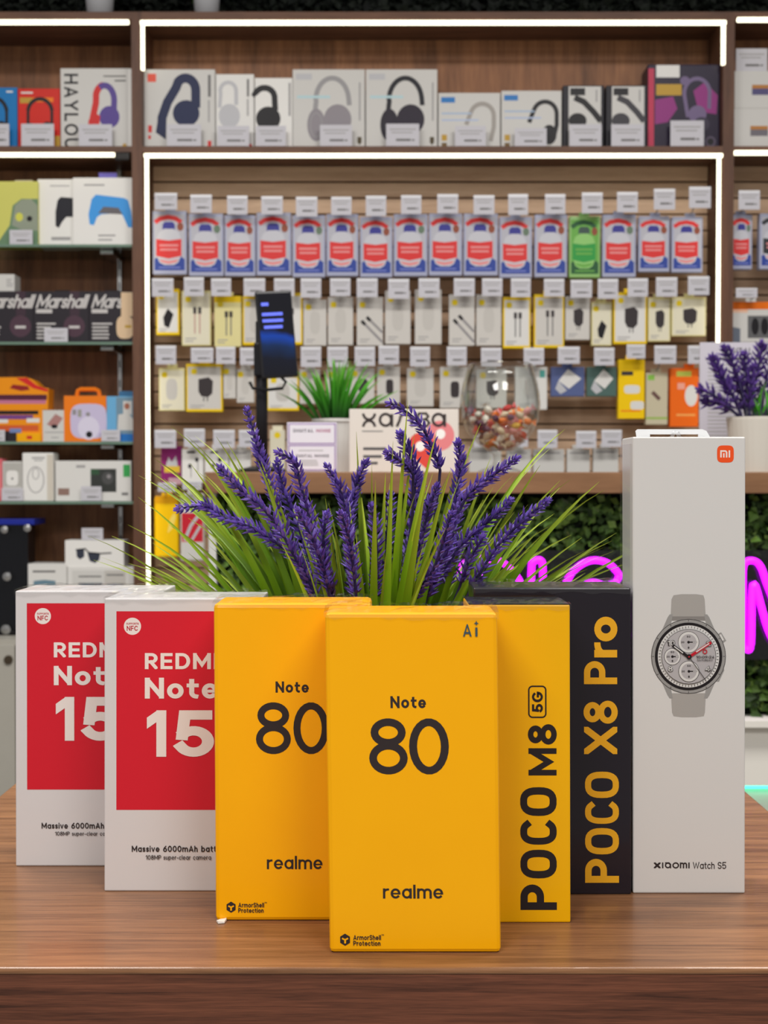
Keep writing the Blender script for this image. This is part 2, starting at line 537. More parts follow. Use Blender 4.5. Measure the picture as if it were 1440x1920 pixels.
ORD = ['first', 'second', 'third', 'fourth', 'fifth', 'sixth', 'seventh', 'eighth', 'ninth', 'tenth', 'eleventh', 'twelfth',
       'thirteenth', 'fourteenth', 'fifteenth', 'sixteenth', 'seventeenth', 'eighteenth', 'nineteenth', 'twentieth']

# ================================================================== SETTING
M_white = pm((214, 212, 206), 0.5, var=0.04)
def struct(name, geo, mat):
    c = sum((Vector(v) for v in geo[0]), Vector()) / len(geo[0])
    o = mesh_obj(name, geo[0], geo[1], mat, origin=c); o['kind'] = 'structure'
    return o
struct('floor', box(-3.2, 3.2, -2.6, 4.2, -0.05, 0.0), pm((150, 146, 140), 0.35, var=0.08))
struct('wall_back', box(-3.2, 3.2, 4.08, 4.2, 0.0, 3.1), pm((70, 66, 62), 0.8, var=0.08))

# ------------------------------------------------------------------ display table in front
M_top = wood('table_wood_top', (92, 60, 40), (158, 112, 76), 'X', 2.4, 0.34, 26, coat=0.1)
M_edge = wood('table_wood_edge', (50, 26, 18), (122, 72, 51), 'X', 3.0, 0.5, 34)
fy = ground(720, 1815, TZ).y
table = thing('display_table', 'brown wood-grain display table carrying the phone boxes', 'table', (0, 0.9, 0))
TX0, TX1, TY1 = -0.292, 0.279, 1.16
part('tabletop', box(TX0, TX1, fy, TY1, TZ - 0.0035, TZ, 0.0012), M_top, table)
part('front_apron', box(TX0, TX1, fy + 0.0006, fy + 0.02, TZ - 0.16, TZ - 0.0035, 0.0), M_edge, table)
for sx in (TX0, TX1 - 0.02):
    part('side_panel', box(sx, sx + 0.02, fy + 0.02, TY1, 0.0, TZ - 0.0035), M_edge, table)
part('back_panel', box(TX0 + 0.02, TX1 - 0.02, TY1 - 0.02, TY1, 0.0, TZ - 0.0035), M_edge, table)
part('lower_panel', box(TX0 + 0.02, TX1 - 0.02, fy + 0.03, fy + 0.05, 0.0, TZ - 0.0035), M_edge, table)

# ------------------------------------------------------------------ phone boxes
M_film = clear_mat('shrink_film', (0.97, 0.97, 0.97), 0.06, 0.08, 0.35)
WRAPPED = dict(rough=0.42, coat=0.35, bump=0.25)
def film_top(t, loc, w, h, depth, rnd, lift=0.0016):
    """creased clear film pulled over the top of a box, folded down a little at the front"""
    rr = random.Random(rnd); V, Fc = [], []
    nx, ny = 16, 6
    rows = []
    for j in range(ny + 1):
        c = 0.0008 - (depth + 0.0016) * j / ny
        rows.append([(-0.0006 + (w + 0.0012) * i / nx, h + 0.0004 + (lift * rr.random() * (0.25 if j in (0,) else 1.0)), c) for i in range(nx + 1)])
    rows.insert(0, [(a, h - 0.0016 - 0.0022 * rr.random(), 0.0009) for a, b, c in rows[0]])
    for r in rows: V += [loc(*p) for p in r]
    n = nx + 1
    for j in range(len(rows) - 1):
        for i in range(nx): Fc.append((j * n + i, j * n + i + 1, (j + 1) * n + i + 1, (j + 1) * n + i))
    part('shrink_film', (V, Fc), M_film, t)

def fg_rect(x0, y0, x1, y1):
    return (x0, y0, x1, y1), ground(x0, y1, TZ).y
INK = pm((52, 44, 44), 0.5)

# --- the two red-and-white boxes
M_rwhite = pm((216, 212, 212), **WRAPPED)
M_red = pm((212, 28, 46), 0.4, 0.35, bump=0.25)
M_rprint = pm((236, 226, 220), 0.5)
M_redink = pm((190, 40, 58), 0.5)
def redmi(rect, k, label, L):
    rc, D = fg_rect(*rect)
    t, f, (w, h, loc) = carton('phone_box', label, 'phone box', rc, D, 0.046, M_rwhite, TZ, bev=0.0008, shear=L['shear'])
    x0, y0, x1, y1 = rect
    f.rect(L['pl'], L['pt'], x1 - (L['pl'] - x0), L['pb'], M_red); f.build('red_panel', t); f.fresh()
    cx, cy, r = L['nfc']
    f.ell(cx, cy, r, r, M_rprint, n=32)
    f.text('SUPPORTS', cx - r * .72, cx + r * .72, cy - r * .18, cy - r * .42, M_redink, 0.2)
    f.text('NFC', cx - r * .66, cx + r * .66, cy + r * .52, cy - r * .06, M_redink, 0.17)
    f.build('nfc_badge', t, label='round white NFC badge'); f.fresh()
    u = k
    tx = L['tx']
    f.text('REDMI', tx, tx + 135 * u, L['y1'][1], L['y1'][0], M_rprint, 0.19, 0.15)
    f.text('Note', tx, tx + 136 * u, L['y2'][1], L['y2'][0], M_rprint, 0.2, 0.12)
    f.build('white_lettering', t); f.fresh()
    f.text('1', tx + 4 * u, tx + 40 * u, L['y3'][1], L['y3'][0], M_rprint, 0.215)
    f.text('5', tx + 53 * u, tx + 129 * u, L['y3'][1], L['y3'][0], M_rprint, 0.2)
    f.build('number_lettering', t); f.fresh()
    f.text('Massive 6000mAh battery', L['mx'], L['mx'] + 180 * u, L['y4'][1], L['y4'][0], INK, 0.17, 0.14)
    f.text('108MP super-clear camera', L['cx'], L['cx'] + 122 * u, L['y5'][1], L['y5'][0], INK, 0.14, 0.13)
    f.build('small_lettering', t)
    film_top(t, loc, w, h, 0.046, int(x0))
redmi((29.5, 1108, 305, 1624), 0.945, 'rear red-and-white phone box, leftmost on the display table',
      dict(pl=51, pt=1131, pb=1480, nfc=(80.7, 1155, 15), tx=101, y1=(1204, 1232), y2=(1248, 1284), y3=(1306, 1388),
           mx=78, cx=103, y4=(1542, 1553), y5=(1558.5, 1566), shear=0.0008))
redmi((195.5, 1122, 487, 1671), 1.0, 'front red-and-white phone box, left of the yellow boxes',
      dict(pl=218, pt=1146, pb=1518, nfc=(247.8, 1174, 16), tx=271, y1=(1224, 1254), y2=(1270, 1309), y3=(1331, 1418),
           mx=247, cx=273, y4=(1585, 1596.5), y5=(1602.5, 1611), shear=0.0009))

# --- the two yellow boxes reading Note 80
M_yel = pm((255, 178, 0), 0.42, 0.15, var=0.04, bump=0.3)
M_foil = pm((92, 116, 124), 0.25, metal=0.7)
def note80(rect, label, shear, q, ai):
    rc, D = fg_rect(*rect)
    t, f, (w, h, loc) = carton('phone_box', label, 'phone box', rc, D, 0.043, M_yel, TZ, bev=0.0022, shear=shear)
    f.text('Note', *q['note'], INK, 0.2, 0.14); f.build('lettering', t); f.fresh()
    e = q['e']; n = q['n']
    f.text('8', *e, INK, 0.135); f.text('0', *n, INK, 0.135); f.build('number_lettering', t); f.fresh()
    f.text('realme', *q['rm'], INK, 0.15, 0.1); f.build('lettering', t); f.fresh()
    x, y, s = q['icon']
    hexa = [(x + s * math.sin(math.radians(a)) * .92, y - s * math.cos(math.radians(a))) for a in range(0, 360, 60)]
    f.poly(hexa, INK)
    f.line([(x - s * .5, y - s * .22), (x, y + s * .02), (x + s * .5, y - s * .22)], s * .26, M_yel)
    f.line([(x, y), (x, y + s * .62)], s * .3, M_yel)
    f.build('shield_mark', t, label='dark hexagonal shield mark'); f.fresh()
    ax, ay, u = q['arm']
    f.text('ArmorShell', ax, ax + 52 * u, ay + 9.5 * u, ay, INK, 0.17, 0.12)
    f.text('TM', ax + 53 * u, ax + 57.5 * u, ay + 1 * u, ay - 1.5 * u, INK, 0.2)
    f.text('Protection', ax, ax + 51 * u, ay + 20 * u, ay + 10.8 * u, INK, 0.17, 0.12)
    f.build('small_lettering', t); f.fresh()
    if ai:
        f.text('A', 876, 892, 1193, 1170, M_foil, 0.15)
        f.rect(899, 1176, 903, 1193, M_foil)
        f.poly([(901, 1163), (902.3, 1167), (906, 1168.3), (902.3, 1169.6), (901, 1173.5), (899.7, 1169.6), (896, 1168.3), (899.7, 1167)], M_foil)
        f.build('ai_mark', t, label='grey foil Ai mark')
    film_top(t, loc, w, h, 0.043, int(rect[0]), 0.0022)
note80((404, 1132, 698, 1727), 'rear yellow phone box reading Note 80, beside the red-and-white boxes', -0.0006,
       dict(note=(519, 581, 1298, 1277), e=(482, 547, 1413, 1316), n=(552, 618, 1413, 1316), rm=(501, 605, 1629, 1604),
            icon=(433.5, 1700.5, 10.5), arm=(447, 1692, 0.93)), False)
note80((618, 1150, 941, 1787), 'front yellow phone box reading Note 80, nearest the table edge', -0.0022,
       dict(note=(738.5, 805, 1327, 1304.5), e=(697.5, 769.5, 1451, 1346), n=(772.5, 847, 1451, 1346), rm=(720, 833, 1684, 1658),
            icon=(647.5, 1761.5, 11.5), arm=(663, 1752.5, 1.0)), True)

# --- POCO M8
rc, D = fg_rect(880, 1134, 1072, 1730)
M_pyel = pm((238, 178, 0), 0.4, 0.18, var=0.04, bump=0.25)
t, f, (w, h, loc) = carton('phone_box', 'yellow phone box with black POCO M8 lettering running upward', 'phone box', rc, D, 0.043, M_pyel, TZ, bev=0.0008, shear=-0.001)
M_pink = pm((40, 34, 36), 0.5)
part('black_lid', xform(box(0.0006, w - 0.0006, -0.0424, -0.0006, h, h + 0.0006), lambda v: loc(v.x, v.z, v.y)), pm((30, 30, 34), 0.35, 0.3), t)['label'] = 'black top panel'
yc = [('P', 1706, 1658), ('O', 1646.5, 1592.5), ('C', 1583, 1534.5), ('O', 1529, 1475)]
for ch, a, b in yc: f.text(ch, 977, 1046, a, b, M_pink, 0.2 if ch == 'P' else 0.19, sq=2.7, rot=90)
f.text('M', 993, 1046, 1453, 1402, M_pink, 0.19, rot=90)
f.text('8', 992, 1046.5, 1395, 1357, M_pink, 0.19, rot=90)
f.build('lettering', t); f.fresh()
rr = 8
pts = []
for cx, cy, a in ((1020 - 1, 1293, -90), (1019, 1337, 0), (1001, 1337, 90), (1001, 1293, 180)):
    pts += earc(cx, cy, rr - 1, rr - 1, a, a + 90, 6)
f.line(pts, 2.6, M_pink, True)
f.text('5G', 1000, 1020.5, 1335, 1296, M_pink, 0.2, 0.14, rot=90)
f.build('badge', t, label='outlined 5G badge')
film_top(t, loc, w, h, 0.043, 11, 0.001)

# --- POCO X8 Pro
rc, D = fg_rect(890, 1102, 1186, 1677)
M_pblk = pm((30, 25, 34), 0.32, 0.5, bump=0.35)
t, f, (w, h, loc) = carton('phone_box', 'black phone box with yellow POCO X8 Pro lettering beside the watch box', 'phone box', rc, D, 0.046, M_pblk, TZ, bev=0.0008, shear=-0.001)
M_gold = pm((228, 168, 36), 0.5)
for ch, a, b in (('P', 1655, 1610), ('O', 1601.5, 1552), ('C', 1544, 1500), ('O', 1495.5, 1446)):
    f.text(ch, 1099, 1163, a, b, M_gold, 0.19 if ch == 'P' else 0.18, sq=2.7, rot=90)
f.text('X', 1097.5, 1160, 1413, 1362, M_gold, 0.19, rot=90)
f.text('8', 1096.5, 1161, 1356, 1313, M_gold, 0.18, rot=90)
f.text('P', 1097.5, 1160, 1282, 1239, M_gold, 0.19, rot=90)
f.text('r', 1101, 1160, 1232, 1204, M_gold, 0.2, rot=90)
f.text('o', 1101, 1160.5, 1202, 1156, M_gold, 0.21, rot=90)
f.build('lettering', t)
film_top(t, loc, w, h, 0.046, 12, 0.0022)

# --- tall white watch box
rc, D = fg_rect(1187, 819, 1402.5, 1675)
M_wbox = pm((212, 210, 208), 0.36, 0.4, bump=0.2)
t, f, (w, h, loc) = carton('watch_box', 'tall white watch box with a grey smartwatch printed on it', 'watch box', rc, D, 0.034, M_wbox, TZ, bev=0.0008, shear=-0.0014)
M_steel = pm((150, 148, 146), 0.4); M_strap = pm((164, 160, 156), 0.55); M_strapd = pm((134, 130, 127), 0.55)
M_blk = pm((34, 30, 32), 0.4); M_dial = pm((176, 172, 174), 0.45); M_ln = pm((70, 66, 66), 0.5); M_pale = pm((212, 210, 208), 0.5)
M_hand = pm((190, 30, 46), 0.4)
cx, cy = 1293.5, 1229
f.poly([(1265, 1114.5), (1280, 1112.5), (1308, 1112.5), (1322, 1114.5), (1324.5, 1122), (1327, 1162), (1259, 1162), (1261, 1122)], M_strap)
f.rect(1261, 1154, 1326, 1162, M_strapd)
f.build('strap_print', t, label='printed grey upper watch strap'); f.fresh()
f.poly([(1260, 1298), (1327, 1298), (1325, 1334), (1323, 1341), (1308, 1343), (1280, 1343), (1265, 1341), (1262, 1334)], M_strap)
f.build('strap_print', t, label='printed grey lower watch strap'); f.fresh()
for s in (-1, 1):
    for v in (-1, 1):
        q = [(30, 82), (36, 82), (40, 76), (52, 48), (60, 40), (40, 50), (35, 60), (33, 66)]
        f.poly([(cx + s * a, cy + v * b * .96) for a, b in q], M_steel)
f.line([(1352, 1186), (1362, 1202)], 9, M_steel); f.line([(1354, 1188), (1360, 1199)], 4, M_pale)
f.poly([(1361, 1250), (1362, 1255), (1352, 1276), (1346, 1276)], M_steel)
f.ell(cx, cy, 71.5, 70, M_steel, n=48); f.ring(cx, cy, 71, 69.5, 1.2, M_ln)
for k in range(12):
    a = math.radians(k * 30); f.line([(cx + 66.5 * math.sin(a), cy - 65.5 * math.cos(a)), (cx + 69.5 * math.sin(a), cy - 68.5 * math.cos(a))], 1.1, M_ln)
f.ell(cx, cy, 64.5, 63.5, M_blk, n=48); f.ell(cx, cy, 59, 58.3, M_pale, n=48)
for k in range(60):
    a = math.radians(k * 6); f.line([(cx + 54 * math.sin(a), cy - 53.3 * math.cos(a)), (cx + 57.6 * math.sin(a), cy - 57 * math.cos(a))], 1.0, M_ln)
f.ell(cx, cy, 52, 51.3, M_dial, n=48); f.ring(cx, cy, 51.8, 51, 0.9, M_ln)
f.build('watch_case_print', t, label='printed steel watch case and dial'); f.fresh()
for (sx, sy, sr) in ((1293, 1202, 20.5), (1262, 1229, 16), (1293.5, 1256.5, 20)):
    f.ell(sx, sy, sr, sr, M_pale, n=28); f.ring(sx, sy, sr - .5, sr - .5, 0.9, M_ln)
    f.ell(sx, sy, sr * .74, sr * .74, M_dial, n=24)
    f.line([(sx, sy), (sx + sr * .8, sy)], 2.2, M_blk); f.line([(sx + sr * .4, sy), (sx + sr * .95, sy)], 1.2, M_pale)
    f.ell(sx, sy, 2.6, 2.6, M_blk, n=12)
    f.text('50', sx - 3.5, sx + 3.5, sy - sr * .42, sy - sr * .42 - 3.6, M_ln, .2)
    f.text('20', sx - sr * .7, sx - sr * .7 + 6, sy + 1.7, sy - 1.7, M_ln, .2)
    f.ell(sx, sy + sr * .5, 1.6, 2.2, M_ln, n=10)
def outline_num(s, x0, x1, yb, yt):
    f.text(s, x0, x1, yb, yt, M_ln, 0.3); f.text(s, x0 + 1, x1 - 1, yb - 1, yt + 1, M_pale, 0.14)
outline_num('10', 1252, 1267, 1209, 1198); outline_num('8', 1253, 1263, 1257.5, 1246); outline_num('4', 1324, 1336, 1257, 1246); outline_num('2', 1326, 1336, 1210, 1199.5)
f.ring(1324, 1219.5, 3.6, 3.6, 1.8, M_hand)
f.text('10:09:24', 1307, 1342, 1232, 1227, M_ln, 0.16, 0.1); f.text('SATURDAY', 1309, 1339, 1237, 1233.6, M_ln, 0.16, 0.1)
f.line([(cx, cy), (1326, 1274)], 1.3, M_ln)
f.line([(cx + 1, cy + 2), (1262, 1207.5)], 5.2, M_blk); f.line([(1282, 1222), (1265, 1209.7)], 2.0, M_pale)
f.line([(cx - 1, cy + 1), (1336, 1202)], 5.2, M_hand); f.line([(1307, 1220), (1332, 1204)], 2.2, M_pale)
f.ell(cx, cy, 5, 5, M_blk, n=16); f.ell(cx, cy, 1.6, 1.6, M_hand, n=10)
f.build('watch_hands_print', t, label='printed hands, subdials and numerals'); f.fresh()
M_mi = pm((238, 84, 34), 0.45)
f.c = 0.0001
f.ell(1364, 851, 16, 16, M_mi, n=40, p=4.0)
f.line([(1355.5, 857.5), (1355.5, 845.5), (1363, 845.5)] + earc(1363, 848.5, 3.2, 3, -90, 0, 6) + [(1366.2, 857.5)], 2.9, M_rprint)
f.line([(1360.9, 849.5), (1360.9, 857.5)], 2.7, M_rprint); f.line([(1371.5, 844.2), (1371.5, 857.5)], 2.9, M_rprint)
f.build('logo', t, label='orange rounded square logo reading mi'); f.fresh()
f.c = 0.0001
f.text('x', 1227, 1240, 1627.5, 1612.5, INK, .2)
f.line([(1244, 1616.5), (1244, 1627.5)], 2.6, INK)
f.line(earc(1254, 1622, 4.6, 4.3, 0, 360, 18)[:-1], 2.5, INK, True); f.line([(1248.5, 1617.4), (1256, 1617.4), (1259, 1620), (1259, 1627.5)], 2.4, INK)
f.line(earc(1269, 1622, 5.2, 4.6, 0, 360, 18)[:-1], 2.5, INK, True)
f.text('m', 1277, 1291, 1627.5, 1612.5, INK, .18); f.line([(1294.5, 1616.5), (1294.5, 1627.5)], 2.6, INK)
f.text('Watch S5', 1302, 1366, 1628.5, 1615.5, INK, 0.13, 0.1)
f.build('lettering', t)
# carry handle: a white card flap with a slot, standing on the box lid
hp = []
outer = [(1204, 818), (1202, 806), (1206, 802.5), (1332, 802.5), (1340, 806), (1347, 818)]
slot = [(1230, 818), (1230, 812.5), (1324, 812.5), (1324, 818)]
V = []; n = len(outer); H = w / 215.5
def hpt(x, y, c): return loc((x - 1187) * H, h + (819 - y) * H * 0.99, c)
ol = outer + slot[::-1]
for c in (-0.015, -0.016): V += [hpt(x, y, c) for x, y in ol]
m = len(ol); Fc = []
strip = [(0, 1, 8, 9), (1, 2, 8), (2, 3, 7, 8), (3, 4, 7), (4, 5, 6, 7)]
for s in strip: Fc.append(s); Fc.append(tuple(i + m for i in reversed(s)))
for i in range(m): j = (i + 1) % m; Fc.append((i, j, j + m, i + m))
part('carry_handle', (V, Fc), pm((226, 228, 230), 0.5), t)
part('hang_clip', tube([hpt(1272, 818.5, -0.0155), hpt(1277, 808.5, -0.0145), hpt(1284, 811, -0.0145), hpt(1288, 818.5, -0.0155)], 0.0012, 8), clear_mat('clip_plastic', (.95, .95, .95), .15, .1, .6), t, smooth=True)
film = xform(box(-0.0012, w * 0.02, -0.0345, -0.002, 0.17, h - 0.004), lambda v: loc(v.x, v.z, v.y))
part('shrink_film', film, M_film, t)

# paper scrap stuck under the corner of the rear yellow box
g = ground(415, 1729.5, TZ)
V = [ground(*p, TZ) for p in ((406, 1729), (409, 1733), (421, 1732), (425, 1727), (418, 1725))]
V = [v + Vector((0, 0, 0.0003)) for v in V] + [v + Vector((0, 0, 0.0011 + 0.0006 * (i % 2))) for i, v in enumerate(V)]
Fc = [(4, 3, 2, 1, 0), (5, 6, 7, 8, 9)] + [(i, (i + 1) % 5, (i + 1) % 5 + 5, i + 5) for i in range(5)]
tag(mesh_obj('paper_scrap', V, Fc, pm((240, 238, 232), 0.7), origin=g), 'tiny white paper scrap at the foot of the rear yellow box', 'scrap')

# ------------------------------------------------------------------ lavender plant behind the boxes
PD = 0.865
pc = P(694, 1400, PD); PX, PY = pc.x, PD
plant = thing('potted_lavender', 'large artificial lavender with grass blades behind the phone boxes', 'plant', (PX, PY, TZ))
pot_h = 0.075
part('pot', lathe([(0.036, TZ), (0.046, TZ + pot_h), (0.0485, TZ + pot_h), (0.0485, TZ + pot_h - 0.008), (0.044, TZ + pot_h - 0.008), (0.042, TZ + pot_h - 0.014), (0.0, TZ + pot_h - 0.014)], PX, PY, 32), pm((222, 220, 214), 0.4), plant, smooth=False)
def leaf_mat(name, c0, c1, c2):
    m, nt, b = new_mat(name); N, Lk = nt.nodes, nt.links
    at = N.new('ShaderNodeAttribute'); at.attribute_name = 'along'
    oi = N.new('ShaderNodeObjectInfo'); rp = N.new('ShaderNodeValToRGB')
    el = rp.color_ramp.elements; el.new(0.55)
    for e, p, c in zip(el, (0.1, 0.55, 1.0), (c0, c1, c2)): e.position = p; e.color = lin(c)
    Lk.new(at.outputs['Fac'], rp.inputs[0])
    hs = N.new('ShaderNodeHueSaturation'); mr = N.new('ShaderNodeMapRange')
    mr.inputs[3].default_value = 0.7; mr.inputs[4].default_value = 1.35
    Lk.new(oi.outputs['Random'], mr.inputs[0]); Lk.new(mr.outputs[0], hs.inputs['Value'])
    Lk.new(rp.outputs[0], hs.inputs['Color']); Lk.new(hs.outputs[0], b.inputs['Base Color'])
    b.inputs['Roughness'].default_value = 0.42; b.inputs['Specular IOR Level'].default_value = 0.22
    return m
M_leaf = leaf_mat('grass_blade', (48, 82, 16), (108, 150, 22), (166, 180, 56))
def blade(parent, top, p0, p1, p2, wd, mat, name='leaf', n=12, twist=0.0, foldv=0.35, face=Vector((0, -1, 0))):
    c = bez(p0, p1, p2, n); V, al = [], []
    for i, p in enumerate(c):
        t = (c[min(n - 1, i + 1)] - c[max(0, i - 1)]).normalized()
        u = i / (n - 1)
        s = t.cross(Matrix.Rotation(twist * (0.3 + u), 3, t) @ face)
        if s.length < 1e-5: s = Vector((1, 0, 0))
        s.normalize(); q = s.cross(t)
        ww = wd * (0.75 + 0.5 * u) if u < 0.4 else wd * 0.95 * (1 - ((u - 0.4) / 0.6) ** 1.4) + 0.00012
        V += [p - s * ww / 2 + q * ww * foldv * .5, p - q * ww * foldv * .3, p + s * ww / 2 + q * ww * foldv * .5]
        al += [u, u, u]
    Fc = []
    for i in range(n - 1):
        for k in (0, 1): Fc.append((3 * i + k, 3 * i + k + 1, 3 * i + k + 4, 3 * i + k + 3))
    o = mesh_obj(name, V, Fc, mat, parent, None, True, origin=wpos(top))
    a = o.data.attributes.new('along', 'FLOAT', 'POINT'); a.data.foreach_set('value', al)
    return o
rg = random.Random(21)
PZ = TZ + pot_h - 0.016
def pot_base(dx, dy): return Vector((PX + dx, PY + dy, PZ))
tips = [(259, 932, .80, 9), (240, 984, .82, 9), (286, 1018, .80, 10), (240, 1056, .82, 8), (307, 897, .84, 11), (357, 869, .83, 12), (393, 868, .85, 11),
        (405, 818, .86, 11), (424, 826, .88, 9), (344, 906, .87, 10), (317, 984, .83, 9), (371, 909, .84, 10), (483, 863, .82, 12), (489, 864, .80, 14),
        (668, 809, .86, 9), (577, 920, .82, 10), (285, 1063, .82, 9), (327, 1080, .83, 9), (425, 927, .82, 12), (300, 1040, .86, 9),
        (765, 750, .80, 10), (902, 792, .87, 9), (873, 827, .82, 11), (920, 858, .85, 10), (1013, 872, .82, 11), (1050, 901, .83, 10), (1050, 914, .86, 9),
        (1124, 903, .84, 11), (1156, 999, .83, 9), (965, 959, .81, 12), (1008, 997, .82, 10), (819, 809, .80, 12), (777, 813, .82, 9), (737, 827, .80, 11),
        (994, 1030, .84, 8), (1008, 1038, .86, 8), (704, 900, .80, 13), (723, 886, .84, 14), (697, 870, .83, 10), (610, 934, .83, 10), (470, 930, .83, 10),
        (445, 870, .85, 9), (520, 1000, .80, 14), (460, 985, .80, 13), (560, 985, .82, 13), (655, 940, .84, 9), (845, 880, .80, 12), (800, 900, .79, 13)]
for (tx, ty, td, wpx) in tips:
    td = max(td, 0.905 if tx < 500 and ty > 880 else (0.84 if tx < 600 or tx > 850 else td))
    p2 = P(tx, ty, td)
    off = (tx - 694) / 460.0
    b0 = pot_base(max(-.034, min(.034, off * .032 + rg.uniform(-.008, .008))), rg.uniform(-.028, .024) + (td - PD) * .2)
    mid = (b0 + p2) / 2
    hd = abs(p2.x - b0.x)
    p1 = Vector((b0.x + (p2.x - b0.x) * rg.uniform(.36, .46), mid.y, mid.z + 0.015 + 0.17 * hd + rg.uniform(-.006, .008)))
    blade(plant, plant, b0, p1, p2, wpx * 1.4 / 2900, M_leaf, twist=rg.uniform(-.7, .7))
for i in range(120):       # the dense filling blades
    a = rg.gauss(0, 0.62); a = max(-1.25, min(1.25, a))
    ln = rg.uniform(.12, .185)
    dyy = rg.uniform(-.055, .06) if abs(a) < .3 else rg.uniform(.0, .07)
    b0 = pot_base(max(-.036, min(.036, math.sin(a) * .028 + rg.uniform(-.014, .014))), max(-.034, min(.032, dyy * .6)))
    p2 = Vector((b0.x + math.sin(a) * ln * 1.02, b0.y + dyy, PZ + max(.085, math.cos(a) * ln * 1.04)))
    p1 = Vector((b0.x + (p2.x - b0.x) * .36, b0.y + dyy * .4, PZ + (p2.z - PZ) * .62))
    blade(plant, plant, b0, p1, p2, rg.uniform(.0034, .0062), M_leaf, twist=rg.uniform(-1, 1))

for i in range(46):        # long outer blades leaning to both sides
    sd = -1 if i % 5 < 3 else 1
    a = sd * rg.uniform(.55, 1.2); ln = rg.uniform(.15, .215)
    dyy = rg.uniform(.02, .075)
    b0 = pot_base(sd * rg.uniform(.006, .034), rg.uniform(-.01, .03))
    p2 = Vector((b0.x + math.sin(a) * ln * .92, b0.y + dyy, PZ + max(.112, math.cos(a) * ln * 1.1 + .03)))
    p1 = Vector((b0.x + (p2.x - b0.x) * .42, b0.y + dyy * .5, PZ + (p2.z - PZ) * .78))
    blade(plant, plant, b0, p1, p2, rg.uniform(.0026, .0046), M_leaf, twist=rg.uniform(-1, 1))

M_flor = island_mat('lavender_floret', [(62, 42, 116), (92, 66, 164), (116, 92, 192), (96, 62, 160), (144, 124, 208)], 0.55)
M_stem = pm((54, 46, 84), 0.6)
def floret(p, d, side, ln, wd):
    """pointed bud: a six-sided spindle"""
    d = d.normalized(); s = d.cross(side); s = s.normalized() if s.length > 1e-5 else Vector((1, 0, 0)); q = d.cross(s)
    V = [p]
    for fr, w_ in ((.35, 1.0), (.7, .72)):
        for k in range(4):
            a = math.pi / 2 * k
            V.append(p + d * ln * fr + (s * math.cos(a) + q * math.sin(a) * .6) * wd * w_)
    V.append(p + d * ln)
    Fc = [(0, 1 + k, 1 + (k + 1) % 4) for k in range(4)] + [(1 + k, 5 + k, 5 + (k + 1) % 4, 1 + (k + 1) % 4) for k in range(4)] + [(5 + k, 9, 5 + (k + 1) % 4) for k in range(4)]
    return V, Fc
def spike(parent, top, pts, base, mat_f, mat_s, size=1.0, seed=0, dens=1.0):
    """pts: 3D points from tip downwards (flowering part); base: where the stem leaves the pot"""
    r2 = random.Random(seed)
    path = spline([Vector(p) for p in pts], 10)
    L = sum((path[i + 1] - path[i]).length for i in range(len(path) - 1))
    step = 0.0036 * size / dens; nw = max(4, int(L / step))
    V, Fc = [], []
    for w_ in range(nw):
        u = w_ / nw; i = min(len(path) - 2, int(u * (len(path) - 1)))
        t = (path[i] - path[min(len(path) - 1, i + 1)])
        t = t.normalized(); p = path[i].lerp(path[i + 1], u * (len(path) - 1) - i)
        a1 = t.cross(Vector((0.2, 1, 0.1))).normalized(); a2 = t.cross(a1)
        grow = min(1.0, 0.45 + u * 2.4)
        k = 5
        ph = r2.uniform(0, 6.28)
        for j in range(k):
            an = ph + j * 2 * math.pi / k + r2.uniform(-.3, .3)
            o = a1 * math.cos(an) + a2 * math.sin(an)
            d = t * r2.uniform(.75, 1.15) + o * r2.uniform(.55, 1.0)
            V2, F2 = floret(p + o * .0008 * size, d, o, .0070 * size * grow * r2.uniform(.8, 1.2), .0015 * size * (0.55 + .3 * grow))
            n0 = len(V); V += V2; Fc += [tuple(q + n0 for q in ff) for ff in F2]
    for k in range(3):
        V2, F2 = floret(path[0], (path[0] - path[3]).normalized() + Vector((r2.uniform(-.4, .4), r2.uniform(-.4, .4), r2.uniform(-.4, .4))), Vector((0, 1, 0)), .0045 * size, .0009 * size)
        n0 = len(V); V += V2; Fc += [tuple(q + n0 for q in ff) for ff in F2]
    o = mesh_obj('flower_spike', V, Fc, mat_f, parent, origin=wpos(top))
    e = path[-1]; d = (path[-1] - path[-4]).normalized()
    low = [e, e.lerp(base, .3) + d * .012, e.lerp(base, .7) + Vector((0, 0, -.004)), base]
    st = [Vector(p) for p in path[::4]] + spline([Vector(p) for p in low], 5)[1:]
    mesh_obj('stem', *tube(st, 0.0008 * size, 5, r1=0.0011 * size), mat_s, o, None, True, origin=wpos(top))
    return o
